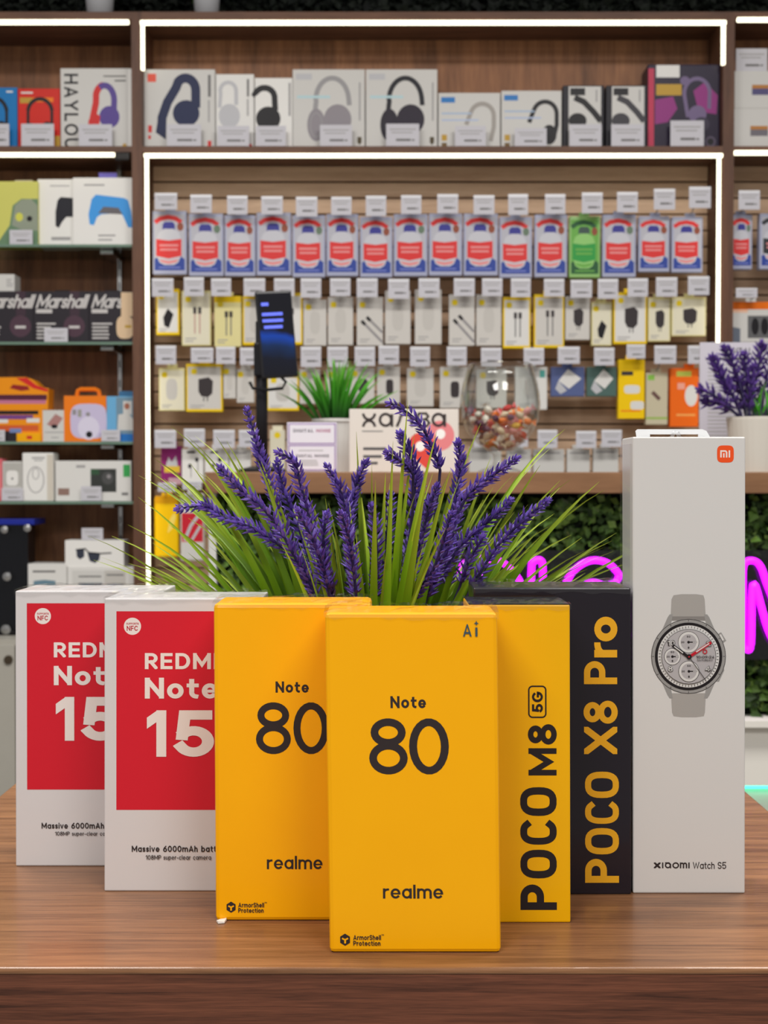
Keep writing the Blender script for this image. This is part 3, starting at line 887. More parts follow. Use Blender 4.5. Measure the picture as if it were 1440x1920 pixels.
spk = [([(464, 772), (483, 836), (496, 877), (515, 935), (540, 1000)], .84), ([(414, 879), (444, 912), (483, 944), (520, 985), (550, 1040)], .80),
       ([(337, 954), (384, 949), (412, 967), (464, 986), (500, 1006), (545, 1040), (590, 1095)], .84), ([(524, 849), (553, 868), (563, 906), (575, 948), (588, 1000), (600, 1070)], .82),
       ([(521, 868), (527, 900), (540, 938), (560, 990), (580, 1050)], .86), ([(615, 877), (633, 909), (646, 944), (652, 990), (660, 1060)], .84),
       ([(686, 868), (671, 900), (662, 932), (655, 980)], .86), ([(640, 965), (655, 1010), (662, 1060), (668, 1120)], .80),
       ([(612, 965), (606, 1010), (612, 1060), (625, 1110)], .82), ([(560, 960), (585, 1010), (605, 1060), (618, 1110)], .80),
       ([(734, 757), (770, 778), (795, 806), (808, 837), (819, 860), (826, 885)], .81), ([(751, 815), (767, 848), (778, 886), (776, 930)], .84),
       ([(727, 851), (756, 868), (775, 890)], .80), ([(859, 832), (864, 861), (860, 896), (852, 948), (840, 1010)], .83),
       ([(966, 861), (937, 882), (902, 907), (874, 934), (852, 980), (838, 1030)], .81), ([(954, 940), (933, 962), (902, 990), (867, 1018), (838, 1060)], .84),
       ([(1024, 941), (992, 966), (958, 997), (930, 1028), (900, 1075), (880, 1110)], .80), ([(697, 952), (705, 1000), (706, 1050)], .83),
       ([(732, 931), (727, 983), (722, 1040)], .85), ([(819, 914), (802, 960), (790, 1010)], .82), ([(846, 965), (832, 1010), (812, 1070)], .79),
       ([(905, 1010), (880, 1050), (862, 1100)], .83), ([(500, 985), (545, 1030), (575, 1080)], .86), ([(786, 890), (784, 940), (776, 1000)], .86),
       ([(870, 1000), (850, 1050), (835, 1105)], .87)]
for i, (pp, d0) in enumerate(spk):
    tx = pp[0][0]
    if 480 < pp[-1][0] < 900 and pp[-1][1] < 1100 and i not in (2, 10, 12):
        (ax, ay), (bx, by) = pp[-2], pp[-1]
        pp = pp + [(bx + (690 - bx) * .12 + (bx - ax) * .3, (by + 1125) / 2), (bx + (690 - bx) * .25 + (bx - ax) * .3, 1125)]
    nn = len(pp)
    pts = [P(x, y, d0 + (PD - d0) * .5 * k / nn) for k, (x, y) in enumerate(pp)]
    bs = pot_base(max(-.03, min(.03, (tx - 694) / 460 * .03)), max(-.03, min(.03, (d0 - PD) * .5)))
    spike(plant, plant, pts, bs, M_flor, M_stem, 1.03, i)

# ================================================================== BACK OF THE SHOP
DS, DB = 3.57, 3.74             # front plane and back plane of the shelving
M_wd = wood('cabinet_wood_dark', (72, 47, 35), (112, 76, 56), 'Z', 0.8, 0.5, 10)
M_wb = wood('cabinet_wood_back', (100, 64, 43), (162, 110, 74), 'Z', 0.7, 0.5, 9)
M_wh = wood('cabinet_wood_board', (80, 54, 41), (118, 82, 62), 'X', 0.8, 0.5, 10)
M_slat = wood('slat_wood', (184, 150, 122), (216, 184, 154), 'X', 0.7, 0.55, 8)
M_led = emit((255, 250, 220), 2.3, 'led_strip')
M_chrome = pm((190, 190, 190), 0.25, metal=1.0)
M_glassgreen = clear_mat('glass_shelf', (0.86, 0.95, 0.90), 0.10, 0.03, 0.5)
M_gedge = pm((112, 140, 122), 0.15, spec=0.8)
ZT0, ZT1 = Z(36, DS), Z(22, DS)          # top board
ZM0, ZM1 = Z(285, DS), Z(274, DS)        # middle board
ZB = Z(1199, 3.5)                        # top of the base units
XL0, XL1 = X(250, DS), X(270, DS)        # left post
XR0, XR1 = X(1351, DS), X(1372, DS)      # right post
XFL, XFR = X(-160, DS), X(1600, DS)      # outer ends
def led_h(t, x0, x1, y0, y1): part('led_strip', box(x0, x1, DS - 0.004, DS + 0.006, Z(y1, DS), Z(y0, DS), 0.002), M_led, t)
def led_v(t, x0, x1, z0, z1): part('led_strip', box(x0, x1, DS - 0.004, DS + 0.006, z0, z1, 0.002), M_led, t)

# centre bay
cb = thing('shelf_bay', 'centre shelving bay with lit frame and slatted back panel', 'shelving', (0, DS + 0.1, 0))
part('post', box(XL0, XL1, DS, DB + 0.02, 0, ZT1), M_wd, cb); part('post', box(XR0, XR1, DS, DB + 0.02, 0, ZT1), M_wd, cb)
part('top_board', box(XL1, XR0, DS, DB + 0.02, ZT0, ZT1), M_wh, cb)
part('shelf_board', box(XL1, XR0, DS, DB + 0.02, ZM0, ZM1), M_wh, cb)
part('back_panel', box(XL1, XR0, DB, DB + 0.02, ZM1, ZT0), M_wb, cb)
led_h(cb, X(267, DS), X(1356, DS), 38.5, 46.5); led_h(cb, X(273, DS), X(1351, DS), 288, 295.5)
led_v(cb, X(268, DS), X(274.5, DS), Z(132, DS), Z(46, DS)); led_v(cb, X(1347.5, DS), X(1354.5, DS), Z(122, DS), Z(46, DS))
led_v(cb, X(274.5, DS), X(281, DS), ZB, Z(297, DS)); led_v(cb, X(1341, DS), X(1347.5, DS), ZB, Z(297, DS))
sw = part('slatwall', box(XL1, XR0, DB + 0.004, DB + 0.02, ZB, ZM0), pm((96, 70, 52), 0.7), cb)
pitch = 30.0 / (F / DB); k = 0; z = ZM0
while z - pitch > ZB:
    sub('slat', box(XL1, XR0, DB - 0.006, DB + 0.004, z - pitch + 0.0045, z, 0.0012), M_slat, sw, cb); z -= pitch
part('base_unit', box(XL0, XR1, 3.5, DB + 0.02, 0.0, ZB), M_white, cb) if False else None

# left bay
lb = thing('shelf_bay', 'left shelving bay with glass shelves and dark wood back', 'shelving', (XFL * .8, DS + 0.1, 0))
DL = DB + 0.05
part('top_board', box(XFL, XL0, DS, DL + 0.02, ZT0, ZT1), M_wh, lb)
part('shelf_board', box(XFL, XL0, DS, DL + 0.02, ZM0, ZM1), M_wh, lb)
part('back_panel', box(XFL, XL0, DL, DL + 0.02, ZB, ZT0), M_wb, lb)
part('end_panel', box(XFL - 0.02, XFL, DS, DL + 0.02, 0, ZT1), M_wd, lb)
led_h(lb, XFL, X(246, DS), 37.5, 45.5); led_h(lb, XFL, X(219, DS), 286.5, 294)
part('led_end_cap', box(X(219, DS), X(246, DS), DS - 0.006, DS + 0.006, Z(301, DS), Z(286, DS), 0.003), pm((36, 32, 30), 0.3), lb)
rail = part('shelf_rail', box(X(224, DL), X(231, DL), DL - 0.012, DL, ZB, ZM0), M_chrome, lb); rail['label'] = 'chrome slotted shelf rail'
for i in range(26):
    zz = ZM0 - 0.06 - i * 0.055
    sub('slot', box(X(226.4, DL), X(228.6, DL), DL - 0.0126, DL - 0.0118, zz, zz + 0.02), pm((40, 36, 34), .6), rail, lb)
GS = {}
shelf_words = {1: 'uppermost glass shelf, under the game controller boxes', 2: 'second glass shelf, under the black headphone boxes',
               3: 'third glass shelf, under the orange camera boxes', 4: 'lowest glass shelf, under the white gadget boxes'}
for i, yy in enumerate((458, 641, 828, 940), 1):
    z1 = Z(yy, DS + .01); GS[i] = z1
    t = thing('glass_shelf', shelf_words[i], 'glass shelf', (X(100, DS), DS + 0.1, z1 - 0.007), 'glass shelves of the left bay')
    part('pane', box(XFL, X(249, DS), DS + 0.012, DL, z1 - 0.007, z1), M_glassgreen, t)
    part('front_edge', box(XFL, X(249, DS), DS + 0.0105, DS + 0.012, z1 - 0.007, z1), M_gedge, t)
    part('bracket', box(X(212, DL), X(236, DL), DS + 0.06, DL, z1 - 0.018, z1 - 0.0072, 0.002), M_chrome, t)

# right bay
rb = thing('shelf_bay', 'right shelving bay cut off by the picture edge', 'shelving', (X(1500, DS), DS + 0.1, 0))
part('top_board', box(XR1, XFR, DS, DB + 0.02, ZT0, ZT1), M_wh, rb)
part('shelf_board', box(XR1, XFR, DS, DB + 0.02, ZM0, ZM1), M_wh, rb)
part('back_panel', box(XR1, XFR, DB, DB + 0.02, ZM1, ZT0), M_wb, rb)
part('end_panel', box(XFR, XFR + 0.02, DS, DB + 0.02, 0, ZT1), M_wd, rb)
led_h(rb, X(1376, DS), XFR, 33, 41); led_h(rb, X(1372, DS), XFR, 282.5, 290.5)
sw = part('slatwall', box(XR1, XFR, DB + 0.004, DB + 0.02, ZB, ZM0), pm((96, 70, 52), 0.7), rb); z = ZM0
while z - pitch > ZB:
    sub('slat', box(XR1, XFR, DB - 0.006, DB + 0.004, z - pitch + 0.0045, z, 0.0012), M_slat, sw, rb); z -= pitch
# base units
M_base = pm((178, 174, 164), 0.45, var=0.03)
for nm, xa, xb in (('grey base unit with drawers under the left shelving bay', XFL, XL0 - .002), ('grey base unit under the centre shelving bay', XL1 + .002, XR0 - .002), ('grey base unit under the right shelving bay', XR1 + .002, XFR)):
    t = thing('base_unit', nm, 'cabinet', ((xa + xb) / 2, 3.6, 0), 'base units under the shelving')
    part('carcass', box(xa, xb, 3.5, DB, 0.0, ZB), M_base, t)
    n = max(2, round((xb - xa) / .45)); wd = (xb - xa) / n
    for i in range(n):
        dr = part('drawer_front', box(xa + i * wd + .003, xa + (i + 1) * wd - .003, 3.485, 3.5, 0.06, ZB - 0.012, .002), M_base, t)
        kx = xa + (i + .5) * wd if xa != XFL else X(14, 3.485) + (i - n + 1) * wd
        sub('lock', xform(lathe([(0.0, .006), (0.011, .006), (0.012, 0.0)], 0, 0, 16), lambda v: Vector((kx + v.x, 3.485 - v.z, Z(1237, 3.485) + v.y))), pm((96, 84, 70), .3, metal=.8), dr, t)

# ------------------------------------------------------------------ moss hedge above the shelving, with two white pots
def leaf_cloud(n, xr, yr, zr, size, seed, out=Vector((0, -1, 0.35))):
    r = random.Random(seed); V, Fc = [], []
    for _ in range(n):
        p = Vector((r.uniform(*xr), r.uniform(*yr), r.uniform(*zr)))
        d = Vector((r.gauss(0, .8), r.gauss(0, .6), r.gauss(.15, .8))).normalized()
        s = d.cross(out + Vector((r.gauss(0, .5), r.gauss(0, .5), r.gauss(0, .5))))
        if s.length < 1e-4: continue
        s.normalize(); nn = s.cross(d); L = size * r.uniform(.6, 1.3); w_ = L * r.uniform(.28, .42)
        k = len(V)
        V += [p, p + d * L * .45 + s * w_ + nn * L * .1, p + d * L + nn * L * -.05, p + d * L * .45 - s * w_ + nn * L * .1, p + d * L * .5]
        Fc += [(k, k + 1, k + 4), (k + 1, k + 2, k + 4), (k + 2, k + 3, k + 4), (k + 3, k, k + 4)]
    return V, Fc
M_moss = island_mat('hedge_leaf', [(26, 40, 18), (54, 80, 30), (86, 118, 46), (44, 68, 28), (116, 144, 62)], 0.6)
M_mossd = island_mat('hedge_leaf_dark', [(10, 14, 12), (18, 24, 18), (28, 34, 26), (14, 20, 16)], 0.7)
hz0 = ZT1 + 0.001
hedge = thing('artificial_hedge', 'dark artificial hedge panel on top of the shelving', 'hedge', (0, DB + 0.03, hz0))
part('backing', box(XFL, XFR, DB + 0.06, DB + 0.08, hz0, hz0 + 0.4), pm((14, 18, 14), .9), hedge)
o = part('leaves', leaf_cloud(9000, (XFL, XFR), (DB + 0.02, DB + 0.06), (hz0 + .01, hz0 + 0.3), 0.03, 3), M_mossd, hedge); o['kind'] = 'stuff'
for i, (xa, xb) in enumerate(((167, 217), (367, 414))):
    a, b = X(xa, 3.64), X(xb, 3.64); cx = (a + b) / 2; r = (b - a) / 2
    t = thing('plant_pot', ['white plant pot on top of the left shelving bay', 'white plant pot on top of the centre shelving bay'][i], 'plant pot', (cx, 3.64, hz0 - .001), 'white pots above the shelving')
    z = hz0 - .001
    part('pot', lathe([(r * .9, z), (r * 1.12, z + .1), (r * 1.12, z + .105), (r * 1.03, z + .105), (r, z + .09), (0, z + .09)], cx, 3.64, 28), pm((196, 198, 202), .4), t, smooth=True)
    part('leaves', leaf_cloud(160, (cx - r, cx + r), (3.61, 3.67), (z + .09, z + .17), .035, 40 + i), M_moss, t)['kind'] = 'stuff'

# ------------------------------------------------------------------ prints used on the shelf goods
G1, G2, G3 = pm((120, 118, 118), .6), pm((168, 166, 166), .6), pm((90, 88, 90), .6)
M_tag = pm((206, 204, 211), 0.45)
def tag_print(f, x0, y0, x1, y1):
    w_, h_ = x1 - x0, y1 - y0
    f.rect(x0 + w_ * .1, y0 + h_ * .22, x1 - w_ * .1, y0 + h_ * .27, G2)
    f.rect(x0 + w_ * .16, y0 + h_ * .36, x1 - w_ * .2, y0 + h_ * .41, G2)
    f.rect(x0 + w_ * .3, y0 + h_ * .66, x1 - w_ * .26, y0 + h_ * .76, G1)
    f.rect(x1 - w_ * .23, y0 + h_ * .68, x1 - w_ * .14, y0 + h_ * .75, G1)
def shelf_tag(rect, label, zb, D=DS + 0.004):
    t, f, (w, h, loc) = carton('price_tag', label, 'price tag', rect, D, 0.0015, M_tag, zb, 'folded price tags on the shelves', bev=0, body='card')
    part('foot', xform(box(0, w, -0.02, 0, 0, 0.0012), lambda v: loc(v.x, v.z, v.y)), M_tag, t)
    tag_print(f, *rect); f.build('print', t)
def headphones(f, cx, top, w_, h_, band, cup, tilt=0.0, bw=0.11, cups=2):
    """front-on over-ear headphones: arched band and two oval cups"""
    r = w_ / 2
    f.line(earc(cx + tilt, top + r * .95, r * .86, r * .9, 185, 355, 18) , w_ * bw, band)
    f.line([(cx + tilt - r * .85, top + r * .88), (cx - r * .86, top + h_ * .62)], w_ * bw * .8, band)
    f.line([(cx + tilt + r * .85, top + r * .88), (cx + r * .84, top + h_ * .62)], w_ * bw * .8, band)
    f.ell(cx - r * .66, top + h_ * .76, r * .4, h_ * .25, cup); 
    if cups > 1: f.ell(cx + r * .52, top + h_ * .74, r * .5, h_ * .26, cup)
def blurb(f, x0, y0, x1, n, dy, mat=G2, th=2.0):
    rr = random.Random(int(x0 * 7 + y0))
    for i in range(n): f.rect(x0, y0 + i * dy, x1 - (x1 - x0) * rr.uniform(0, .35), y0 + i * dy + th, mat)
W1 = pm((228, 226, 222), .4, spec=.5); W2 = pm((214, 212, 208), .4); W3 = pm((240, 238, 234), .4)
BLK = pm((34, 32, 36), .4); NAVY = pm((26, 36, 76), .4); PUR = pm((92, 72, 150), .4); GRY = pm((150, 146, 148), .4); LGR = pm((196, 196, 200), .4)
BLU = pm((44, 118, 196), .4); SKY = pm((70, 160, 236), .4); ORG = pm((246, 130, 30), .4); REDP = pm((214, 46, 44), .4); YEL = pm((250, 214, 20), .4); GLD = pm((196, 156, 60), .4); GRN = pm((66, 170, 90), .4)
DF = DS + 0.03                      # fronts of the goods
zu = ZM1                            # upper shelf surface
UG = 'headphone boxes on the upper shelf'
# -- left bay, upper shelf
t, f, _ = carton('headphone_box', 'bright blue headphone box at the left picture edge', 'box', (-58, 164, 32, 273), DF, .09, pm((28, 122, 190), .4), zu, UG)
headphones(f, -14, 180, 62, 90, BLK, BLK); f.rect(12, 170, 24, 173, W1); f.build('front_print', t)
t, f, _ = carton('headphone_box', 'red headphone box left of the white box with a purple headset', 'box', (34, 166, 112, 273), DF, .09, pm((216, 44, 32), .4), zu, UG)
f.rect(38, 182, 60, 192, GLD); f.rect(60, 182, 100, 190, ORG); headphones(f, 75, 183, 52, 86, BLK, BLK, 0, .13)
f.rect(102, 250, 112, 273, GLD); f.rect(40, 172, 62, 175, W1); f.build('front_print', t)
t, f, _ = carton('headphone_box', 'white headphone box with HAYLOU lettering and a purple red headset', 'box', (114, 128, 247, 274), DF, .09, W2, zu, UG)
f.text('HAYLOU', 121, 147, 273, 138, BLK, .17, .2, rot=-90)
f.line([(172, 228), (180, 190)] + earc(197, 180, 17, 22, 190, 260, 6), 12, REDP); f.line(earc(196, 186, 18, 27, 240, 360, 8) + [(213, 212)], 11, PUR)
f.ell(205, 216, 19, 20, PUR); f.poly([(165, 232), (166, 222), (180, 210), (188, 214), (186, 232)], REDP)
f.rect(194, 141, 236, 143.5, G1); f.rect(215, 149, 236, 152, G1); f.rect(240, 130, 246.5, 273, W3); f.ell(233, 268, 4, 4, GLD); f.build('front_print', t)
# -- centre bay, upper shelf
t, f, _ = carton('headphone_box', 'white box with a navy blue headset and red corner logo', 'box', (269, 130, 403, 275), DF, .09, W2, zu, UG)
f.rect(277, 138, 293, 153, pm((232, 88, 66), .4)); f.line([(303, 246), (304, 218), (314, 190), (330, 164)] + earc(348, 168, 19, 22, 225, 360, 10) + [(367, 200)], 17, NAVY)
f.ell(349, 210, 25, 24, NAVY); f.poly([(292, 245), (296, 222), (312, 230), (311, 258)], NAVY)
f.rect(390, 140, 395, 180, G1); f.rect(390, 186, 393, 226, G2); f.rect(278, 232, 285, 245, REDP); f.rect(278, 250, 283, 257, REDP); f.rect(389, 260, 396, 273, REDP); f.build('front_print', t)
t, f, _ = carton('headphone_box', 'narrow white box with a pale grey headset', 'box', (405, 139, 476, 275), DF, .09, W1, zu, UG)
f.line([(412, 200), (414, 175)] + earc(428, 170, 15, 16, 190, 350, 8) + [(443, 195)], 7, LGR); f.ell(430, 215, 20, 22, LGR); f.rect(463, 148, 467, 180, G1); f.rect(463, 184, 466, 215, G2); f.rect(466, 266, 472, 274, REDP); f.build('front_print', t)
t, f, _ = carton('headphone_box', 'narrow white box with a black headset', 'box', (478, 146, 548, 275), DF, .09, W3, zu, UG)
f.line([(480, 178)] + earc(496, 182, 19, 18, 200, 350, 8) + [(516, 205)], 11, BLK); f.ell(503, 220, 23, 22, BLK); f.rect(541, 155, 545, 215, G2); f.build('front_print', t)
def eared(rect, label, band, cup, lt):
    t, f, _ = carton('headphone_box', label, 'box', rect, DF, .09, W2, zu, UG)
    x0, y0, x1, y1 = rect
    f.rect(x0 + 6, y0 + 8, x0 + 36, y0 + 19, LGR); f.line([(x0 + 42, y0 + 76), (x0 + 44, y0 + 58)] + earc(x0 + 74, y0 + 58, 31, 42, 185, 350, 16) + [(x0 + 106, y0 + 66)], 9, band); f.ell(x0 + 44, y0 + 102, 17, 30, cup); f.ell(x0 + 84, y0 + 92, 26, 28, cup); f.ring(x0 + 44, y0 + 102, 11, 22, 2, band)
    f.rect(x0 + 8, y0 + 48, x0 + 70, y0 + 53, pm((190, 220, 226), .5)); f.rect(x0 + 124, y0 + 24, x0 + 127, y0 + 94, G2)
    f.poly([(x1 - 14, y1 - 22), (x1 - 6, y1 - 22), (x1 - 6, y1 - 12), (x1 - 10, y1 - 7), (x1 - 14, y1 - 12)], pm((90, 80, 60), .5)); f.build('front_print', t)
eared((549, 130, 684, 276), 'large off-white box with a grey over-ear headset', pm((160, 158, 160), .4), pm((150, 144, 150), .4), 0)
eared((686, 130, 820, 276), 'large off-white box with a black over-ear headset', pm((44, 44, 50), .4), pm((52, 46, 58), .4), 0)
def smallhp(rect, label, band):
    t, f, _ = carton('headphone_box', label, 'box', rect, DF, .09, W2, zu, UG)
    x0, y0, x1, y1 = rect
    f.rect(x0 + 5, y0 + 8, x0 + 31, y0 + 18, pm((58, 128, 198), .4)); f.line([(x0 + 52, y0 + 58)] + earc(x0 + 82, y0 + 42, 22, 22, 200, 360, 10) + [(x0 + 104, y0 + 62), (x0 + 98, y0 + 88)], 8, band)
    f.ell(x0 + 90, y0 + 80, 14, 18, band) if band is BLK else None
    f.rect(x0 + 6, y0 + 36, x0 + 62, y0 + 39, pm((176, 196, 222), .5)); f.rect(x0 + 6, y0 + 48, x0 + 75, y0 + 51, pm((186, 200, 228), .5))
    f.rect(x0 + 6, y1 - 26, x0 + 16, y1 - 15, GLD); f.rect(x0 + 6, y1 - 11, x0 + 16, y1 - 1, pm((120, 96, 60), .5)); f.build('front_print', t)
smallhp((822, 174, 938, 276), 'low off-white box with a light grey headset and blue logo', pm((168, 162, 156), .4))
smallhp((940, 170, 1053, 276), 'low off-white box with a black headset and blue logo', BLK)
for i, (xa, xb) in enumerate(((1055, 1133), (1136, 1214))):
    t, f, _ = carton('headphone_box', ['black-edged white box with a black headset band', 'black-edged white box with a charcoal headset, beside the purple box'][i], 'box', (xa, 160, xb, 275), DF, .09, pm((36, 34, 42), .4), zu, UG)
    m = [BLK, pm((66, 64, 70), .4)][i]
    f.rect(xa + 11, 162, xb - 6, 274, W2); f.rect(xa + 14, 165, xa + 42, 178, BLK); f.line([(xa + 22, 182), (xa + 40, 190), (xa + 58, 208), (xa + 72, 225)], 11, m); f.ell(xa + 28, 224, 17, 14, m)
    f.rect(xb - 16, 168, xb - 13, 190, G2); f.build('front_print', t)
    part('hang_tab', box(X(xa + 28, DF), X(xa + 58, DF), DF + .04, DF + .042, zu + .163, zu + .177), pm((60, 52, 46), .5), t)
t, f, _ = carton('headphone_box', 'black and purple gaming headset box at the right post', 'box', (1214, 120, 1351, 272), DF, .09, pm((38, 28, 52), .35), zu, UG, bev=.004)
MAG = pm((150, 56, 130), .4); LAV = pm((120, 104, 140), .4)
f.rect(1230, 122, 1274, 144, W1); f.rect(1230, 156, 1278, 176, GLD); f.poly([(1228, 184), (1262, 178), (1270, 200), (1252, 224), (1228, 228)], MAG)
f.poly([(1300, 168), (1322, 152), (1346, 176), (1344, 210), (1310, 205)], MAG); f.line([(1290, 215)] + earc(1307, 172, 24, 26, 170, 370, 14) + [(1330, 200)], 7, LAV)
f.ell(1308, 210, 17, 16, LAV); f.ell(1316, 228, 15, 13, pm((64, 58, 76), .4)); f.ell(1284, 150, 9, 8, LAV); f.ell(1333, 259, 10, 10, pm((90, 80, 100), .4)); f.ell(1333, 259, 6, 6, BLK)
f.rect(1215, 128, 1226, 272, pm((196, 60, 90), .4)); f.build('front_print', t)
# -- right bay, upper shelf
t, f, _ = carton('device_box', 'lower white box in the stack at the right picture edge', 'box', (1376, 203, 1475, 272), DF, .09, W2, zu, 'stacked white boxes in the right bay')
f.rect(1407, 233, 1440, 239, pm((190, 130, 70), .5)); f.rect(1407, 239, 1440, 250, pm((120, 116, 124), .5)); f.build('front_print', t)
t, f, _ = carton('device_box', 'upper white box in the stack at the right picture edge', 'box', (1377, 133, 1475, 203), DF, .09, W2, Z(203, DF), 'stacked white boxes in the right bay')
f.rect(1410, 159, 1442, 166, pm((190, 130, 70), .5)); f.rect(1410, 166, 1442, 178, pm((92, 88, 130), .5)); f.build('front_print', t)
shelf_tag((1380, 91, 1439, 134), 'price tag on top of the white boxes at the right edge', Z(133, DF), DF + .01)
for i, r in enumerate([(-20, 232, 17, 273), (40, 232, 101, 273), (148, 233, 210, 274), (313, 233, 377, 275), (408, 236, 467, 275), (480, 236, 536, 275), (600, 234, 660, 276), (724, 232, 786, 276), (853, 236, 911, 276), (965, 240, 1025, 276), (1068, 233, 1128, 275), (1146, 233, 1208, 275), (1257, 226, 1320, 272)]):
    wh = ['bright blue box', 'red headphone box', 'HAYLOU box', 'box with navy headset', 'box with pale grey headset', 'narrow box with black headset', 'large box with grey headset', 'large box with black headset', 'low box with light grey headset',
          'low box with black headset', 'first black-edged headset box', 'second black-edged headset box', 'purple gaming headset box'][i]
    shelf_tag(r, 'white price tag standing before the ' + wh, zu)

# -- left bay, glass shelf 1: controllers
CG = 'game controller boxes on the top glass shelf'
def ctrl(f, pts, m): f.poly(pts, m)
t, f, _ = carton('controller_box', 'lime yellow box with a grey game controller', 'box', (-22, 340, 71, 457), DF, .07, pm((212, 210, 110), .4), GS[1], CG)
f.poly([(-8, 457), (18, 420), (24, 384), (40, 372), (71, 372), (71, 457)], pm((110, 140, 110), .4)); f.poly([(22, 420), (28, 384), (40, 374), (58, 372), (70, 384), (71, 430), (40, 428)], pm((150, 158, 140), .4))
f.ell(36, 405, 7, 8, pm((214, 214, 90), .4)); f.ell(55, 408, 5, 5, BLK); f.build('front_print', t)
part('hang_tab', box(X(26, DF), X(60, DF), DF + .03, DF + .032, Z(341, DF), Z(333, DF)), pm((200, 190, 160), .5), t)
t, f, _ = carton('controller_box', 'white box with a black game controller', 'box', (71, 336, 139, 457), DF + .012, .07, W3, GS[1], CG)
f.poly([(104, 395), (108, 374), (114, 368), (139, 370), (139, 404), (124, 404), (117, 412), (110, 424), (104, 420)], pm((40, 40, 48), .4)); f.rect(94, 347, 130, 349, G2); f.rect(96, 440, 132, 446, G2); f.build('front_print', t)
t, f, _ = carton('controller_box', 'white box with a sky blue game controller', 'box', (137, 333, 249, 457), DF, .07, W3, GS[1], CG)
f.poly([(166, 400), (172, 372), (180, 364), (232, 370), (240, 374), (246, 396), (248, 424), (240, 424), (230, 402), (224, 398), (190, 400), (182, 405), (176, 420), (168, 418)], SKY)
f.poly([(184, 398), (194, 386), (222, 388), (230, 400)], pm((110, 106, 110), .4)); f.rect(158, 345, 196, 348, G2); f.rect(184, 437, 216, 440, G2); f.rect(184, 445, 210, 448, G2); f.rect(234, 340, 249, 456, pm((214, 198, 176), .4)) if False else None; f.build('front_print', t)
part('hang_tab', box(X(184, DF), X(218, DF), DF + .03, DF + .032, Z(335, DF), Z(319, DF), .0), pm((120, 110, 200), .5), t)
shelf_tag((18, 431, 61, 457), 'white price tag before the lime controller box', GS[1], DS + .018)
# -- glass shelf 2: black headphone boxes
M_mar = pm((50, 46, 52), .4); MW = pm((206, 202, 200), .5)
for i, (xa, xb) in enumerate(((-38, 62), (63, 166), (167, 250))):
    t, f, _ = carton('headphone_box', ['black box with white script lettering, leftmost on its shelf', 'black box with white script lettering, middle of its shelf', 'black box with white script lettering and a cream headset'][i], 'box', (xa, 546, xb, 640), DF, .08, M_mar, GS[2], 'black headphone boxes on the second glass shelf')
    x0 = xa + 2
    if i == 2:
        f.text('Marshall', x0 + 2, x0 + 96, 577, 552, MW, .17, .02, shear=.35)
        CR = pm((226, 196, 160), .4); f.rect(227, 548, 249, 592, CR); f.ell(236, 612, 20, 21, CR, n=20, p=3) if False else f.ell(234, 612, 16, 21, CR, n=20, p=3); f.rect(234, 608, 246, 613, GLD)
    else:
        f.ell(x0 + 74, 610, 20, 20, pm((84, 62, 74), .35)); f.rect(x0 + 66, 546, x0 + 84, 590, pm((70, 54, 64), .35)); f.rect(x0 + 64, 609, x0 + 84, 614, MW)
        f.text('Marshall', x0 + 2, x0 + 96, 577, 552, MW, .17, .02, shear=.35)
    f.rect(x0 + 3, 579, x0 + 33, 586, MW); blurb(f, x0 + 4, 604, x0 + 42, 5, 6.5, MW, 3)
    f.build('front_print', t)
    part('hang_tab', box(X((xa + xb) / 2 - 14, DF), X((xa + xb) / 2 + 14, DF), DF + .03, DF + .032, Z(547, DF), Z(541, DF)), pm((40, 30, 30), .5), t)
t, f, _ = carton('small_box', 'small white box lying on the leftmost black box', 'box', (-22, 514, 27, 546), DF + .005, .06, W2, Z(546, DF))
blurb(f, 12, 523, 25, 4, 4); f.build('front_print', t)
shelf_tag((83, 615, 127, 644), 'white price tag before the middle black headphone box', GS[2], DS + .018)
# -- glass shelf 3
OR2 = pm((242, 150, 24), .4); DKR = pm((150, 40, 40), .4)
t, f, _ = carton('camera_box', 'lower orange and black instant film box, left on the third glass shelf', 'box', (-25, 768, 80, 828), DF, .07, OR2, GS[3], 'film boxes on the third glass shelf')
f.rect(-25, 770, 72, 777, BLK); f.rect(-25, 778, 62, 786, pm((120, 70, 140), .4)); f.rect(-25, 797, 72, 808, pm((214, 96, 50), .4)); f.rect(-25, 808, 40, 828, pm((50, 44, 50), .4)); f.rect(18, 803, 40, 811, pm((120, 140, 190), .4)); f.rect(-25, 786, 15, 793, W1); f.rect(50, 784, 74, 792, W1); f.build('front_print', t)
t, f, _ = carton('camera_box', 'small bright yellow film box before the orange boxes', 'box', (31, 812, 76, 828), DS + .022, .007, pm((250, 176, 10), .4), GS[3])
f.rect(50, 817, 60, 823, REDP); f.build('front_print', t)
z0 = Z(768, DF)
t = thing('camera_case', 'orange moulded case with a carry slot on the film boxes', 'camera case', (X(35, DF), DF + .03, z0))
prof = [(-25, 768), (90, 768), (91, 728), (76, 726), (62, 712), (48, 707), (-25, 708)]
V = [P(x, y, DF) for x, y in prof] + [P(x, y, DF) + Vector((0, .06, 0)) for x, y in prof]
for v in V[:2] + V[7:9]: v.z = z0
n = 7
part('shell', (V, [tuple(range(n - 1, -1, -1)), tuple(range(n, 2 * n))] + [(i, (i + 1) % n, (i + 1) % n + n, i + n) for i in range(n)]), OR2, t)
f = Face(None, lambda x, y, c: P(x, y, DF) + Vector((0, -c, 0)))
f.rect(-25, 740, 88, 750, pm((90, 40, 60), .4)); f.rect(-25, 750, 86, 757, pm((200, 120, 150), .4)); f.poly([(18, 728), (24, 721), (52, 724), (56, 731), (40, 733)], DKR); f.poly([(30, 709), (50, 708), (68, 722), (90, 730), (90, 735), (62, 728)], REDP); f.build('front_print', t)
